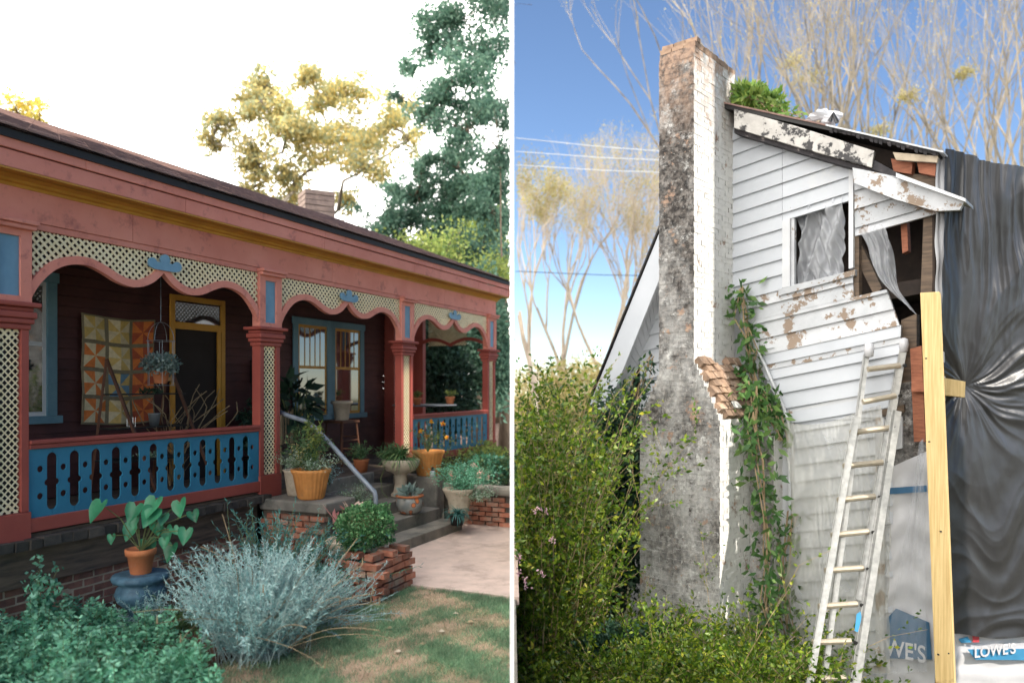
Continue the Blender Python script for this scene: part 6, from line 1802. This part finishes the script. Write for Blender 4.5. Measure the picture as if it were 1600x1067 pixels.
BT = [(1290, 34, -0.16, 'bare tree leaning left behind the roof shrub'), (1330, 30, -0.10, 'slender bare tree directly behind the white bundle on the roof'),
      (1375, 36, -0.09, 'bare tree with a left-leaning trunk over the middle of the roof'), (1425, 31, 0.0, 'thickest pale forked bare tree above the torn roof corner'),
      (1465, 38, -0.08, 'thin bare tree behind the roof corner, left of the tarp'), (1525, 32, -0.02, 'pale forked bare tree rising behind the left part of the tarp'),
      (1560, 36, 0.03, 'bare tree above the tarp, second from the right edge'), (1600, 31, -0.05, 'bare tree at the right edge of the view'),
      (1235, 44, -0.15, 'faint bare tree far behind the chimney top'), (1400, 42, -0.14, 'far bare tree leaning strongly left over the roof'),
      (1580, 47, -0.10, 'far bare tree leaning left above the right end of the tarp')]
for i, (px, D, ln, lab) in enumerate(BT):
    bare_tree(lab, px, D, D * 0.74, D * 0.0062, 200 + i, 'palebark', ln, 4 if i % 3 else 5, leaf=420 if i % 2 == 0 else 160, lm=L['ochreleaf'])
for i, (px, D, h, lab) in enumerate(((845, 38, 15.5, 'misty ochre bare tree left of the chimney nearest the white pole'), (890, 46, 19, 'misty ochre bare tree midway between the white pole and the chimney'), (950, 42, 16, 'misty ochre bare tree close to the left roof slope'), (1010, 50, 19, 'misty ochre bare tree mostly behind the chimney'))):
    rngb = bare_tree(lab, px, D, h, 0.17, 220 + i, 'twig', -0.06, 6, grp='misty trees left of the chimney', leaf=5200)
def mistle(label, px, py, D, r, seed):
    rs = np.random.RandomState(seed); c = P3(px, py, D); t = thing('mistletoe', label, 'mistletoe', c, 0, 'mistletoe clumps in the bare trees')
    P, dn = ell(400, tuple(c), (r, r, r), rs, 0.1); P = np.array(tuple(c)) + rs.normal(size=(400, 3)) * r * np.array([0.8, 0.8, 0.5]) + np.sin(np.arange(400) % 7)[:, None] * r * np.array([0.8, 0.2, 0.5]); quadmesh('foliage', leafquads(P, 0.15, 0.3, D=dn, jitter=0.8, rs=rs), L['ochreleaf'], t, rs.rand(400))
for i, (px, py, D, r, lb) in enumerate(((1262, 122, 34, 0.45, 'yellow-green mistletoe ball above the roof shrub'), (1240, 95, 34, 0.35, 'smaller mistletoe ball just left of the brightest one'), (1372, 205, 33, 0.3, 'mistletoe clump low above the middle of the roof'), (1505, 115, 33, 0.28, 'mistletoe clump high above the tarp edge'), (1420, 150, 33, 0.25, 'mistletoe clump in the fork of the thickest tree'))):
    mistle(lb, px, py, D, r, 300 + i)
for i, (y0, y1, D, m_, lb) in enumerate(((216, 231, 24, 'whpaint', 'uppermost pale power line left of the chimney'), (237, 245, 24, 'whpaint', 'second pale power line left of the chimney'), (258, 264, 24, 'whpaint', 'third pale power line left of the chimney'), (424, 426, 26, 'iron', 'dark power line crossing the misty trees'), (597, 603, 26, 'iron', 'lowest dark power line just above the shrubs'))):
    a = P3(806, y0, D); b_ = P3(1300, y1 + (y1 - y0) * 1.2, D + 3); mid = a.lerp(b_, 0.5) - Vector((0, 0, 0.12))
    o = MB().tube([a, a.lerp(mid, 0.5) - Vector((0, 0, 0.04)), mid, mid.lerp(b_, 0.5) - Vector((0, 0, 0.04)), b_], 0.013, 5).build('power_line', M[m_]); tagp(o, lb, 'power line', 'power lines left of the chimney')
rs = np.random.RandomState(9)

# ------------------------------------------------------------------ added evergreens out of view, placed to keep sun off the porch yard
for i, (c_, k_, rr, lb) in enumerate(((0.9, 5.4, 1.7, 'added shade evergreen, unseen, farthest back behind the viewer'), (3.0, 5.2, 1.7, 'added shade evergreen, unseen, second from the back of the row behind the viewer'), (5.1, 5.4, 1.6, 'added shade evergreen, unseen, beside the viewer on the right'), (6.75, 5.2, 1.35, 'slimmer added shade evergreen, unseen, at the front of the row, nearest the white house'))):
    x = -SC * c_ + SS * k_; y = SS * c_ + SC * k_
    t = thing('shade_evergreen', lb, 'tree', (x, y, LZ))
    b = MB(); b.tube([(x, y, LZ), (x, y, 14.5)], [0.3, 0.08], 8); b.build('trunk', M['bark'], t, world=True)
    b = MB(); b.lathe([(0.3, -1.5), (rr * 0.9, -0.5), (rr * 0.98, 5), (rr * 0.95, 13), (rr * 0.8, 15.5), (0.1, 17)], (x, y, 0), 14); b.build('opaque_core', M['lower'], t, world=True)  # solid core so no sun leaks through the added crown
    r2 = np.random.RandomState(i + 400); n = 6000; zz = r2.uniform(-1.5, 17.2, n); an = r2.uniform(0, 6.28, n); rad = rr * np.clip((18 - zz) / 4, 0.1, 1) * r2.uniform(0.8, 1.1, n)
    P = np.stack([x + rad * np.cos(an), y + rad * np.sin(an), zz], 1); quadmesh('crown', leafquads(P, 0.4, 0.5, rs=r2), L['deep'], t, r2.rand(n))

def pine(label, c_, k_, rr, z0, z1, sd, hole=7.2):  # added unseen pine whose high crown shades the porch front
    x = -SC * c_ + SS * k_; y = SS * c_ + SC * k_
    t = thing('shade_pine', label, 'tree', (x, y, LZ))
    b = MB(); b.tube([(x, y, LZ), (x + 0.1, y, z0 + 1), (x, y, z1 - 1)], [0.32, 0.22, 0.06], 8)
    r2 = random.Random(sd)
    for k in range(26):
        z = r2.uniform(z0 + 0.3, z1 - 1.5); a = r2.uniform(0, 6.28); l = rr * r2.uniform(0.6, 0.95)
        b.tube([(x, y, z), (x + math.cos(a) * l * 0.6, y + math.sin(a) * l * 0.6, z + 0.2), (x + math.cos(a) * l, y + math.sin(a) * l, z + 0.1)], [0.06, 0.04, 0.015], 4, cap=False)
    b.build('trunk', M['bark'], t, world=True)
    rs = np.random.RandomState(sd)
    n = int(1500 * rr * (z1 - z0)); zz = rs.uniform(z0, z1, n); an = rs.uniform(0, 6.28, n)
    rad = rr * np.sqrt(rs.rand(n)) * np.clip((z1 + 0.5 - zz) / 3, 0.1, 1)
    P = np.stack([x + rad * np.cos(an), y + rad * np.sin(an), zz], 1)
    if hole:      # crown cut along the sun's rays so chimney and shrubs stay lit
        kk = SS * P[:, 0] + SC * P[:, 1]; P = P[P[:, 2] - 0.839 * (kk + 3.5) > hole]
    quadmesh('crown', leafquads(P, 0.42, 0.55, rs=rs), L['deep'], t, rs.rand(len(P)))
pine('added shade-casting pine with a high crown nearest the row of evergreens, out of view', 8.15, 5.0, 1.1, 6.5, 20, 501, 3.0)
pine('added shade-casting pine with a very high crown beside the white house, out of view', 10.7, 5.2, 1.6, 12.5, 22, 502)
pine('farthest added shade-casting pine with a very high crown, out of view on the right', 13.0, 5.2, 1.6, 12.5, 22, 503)
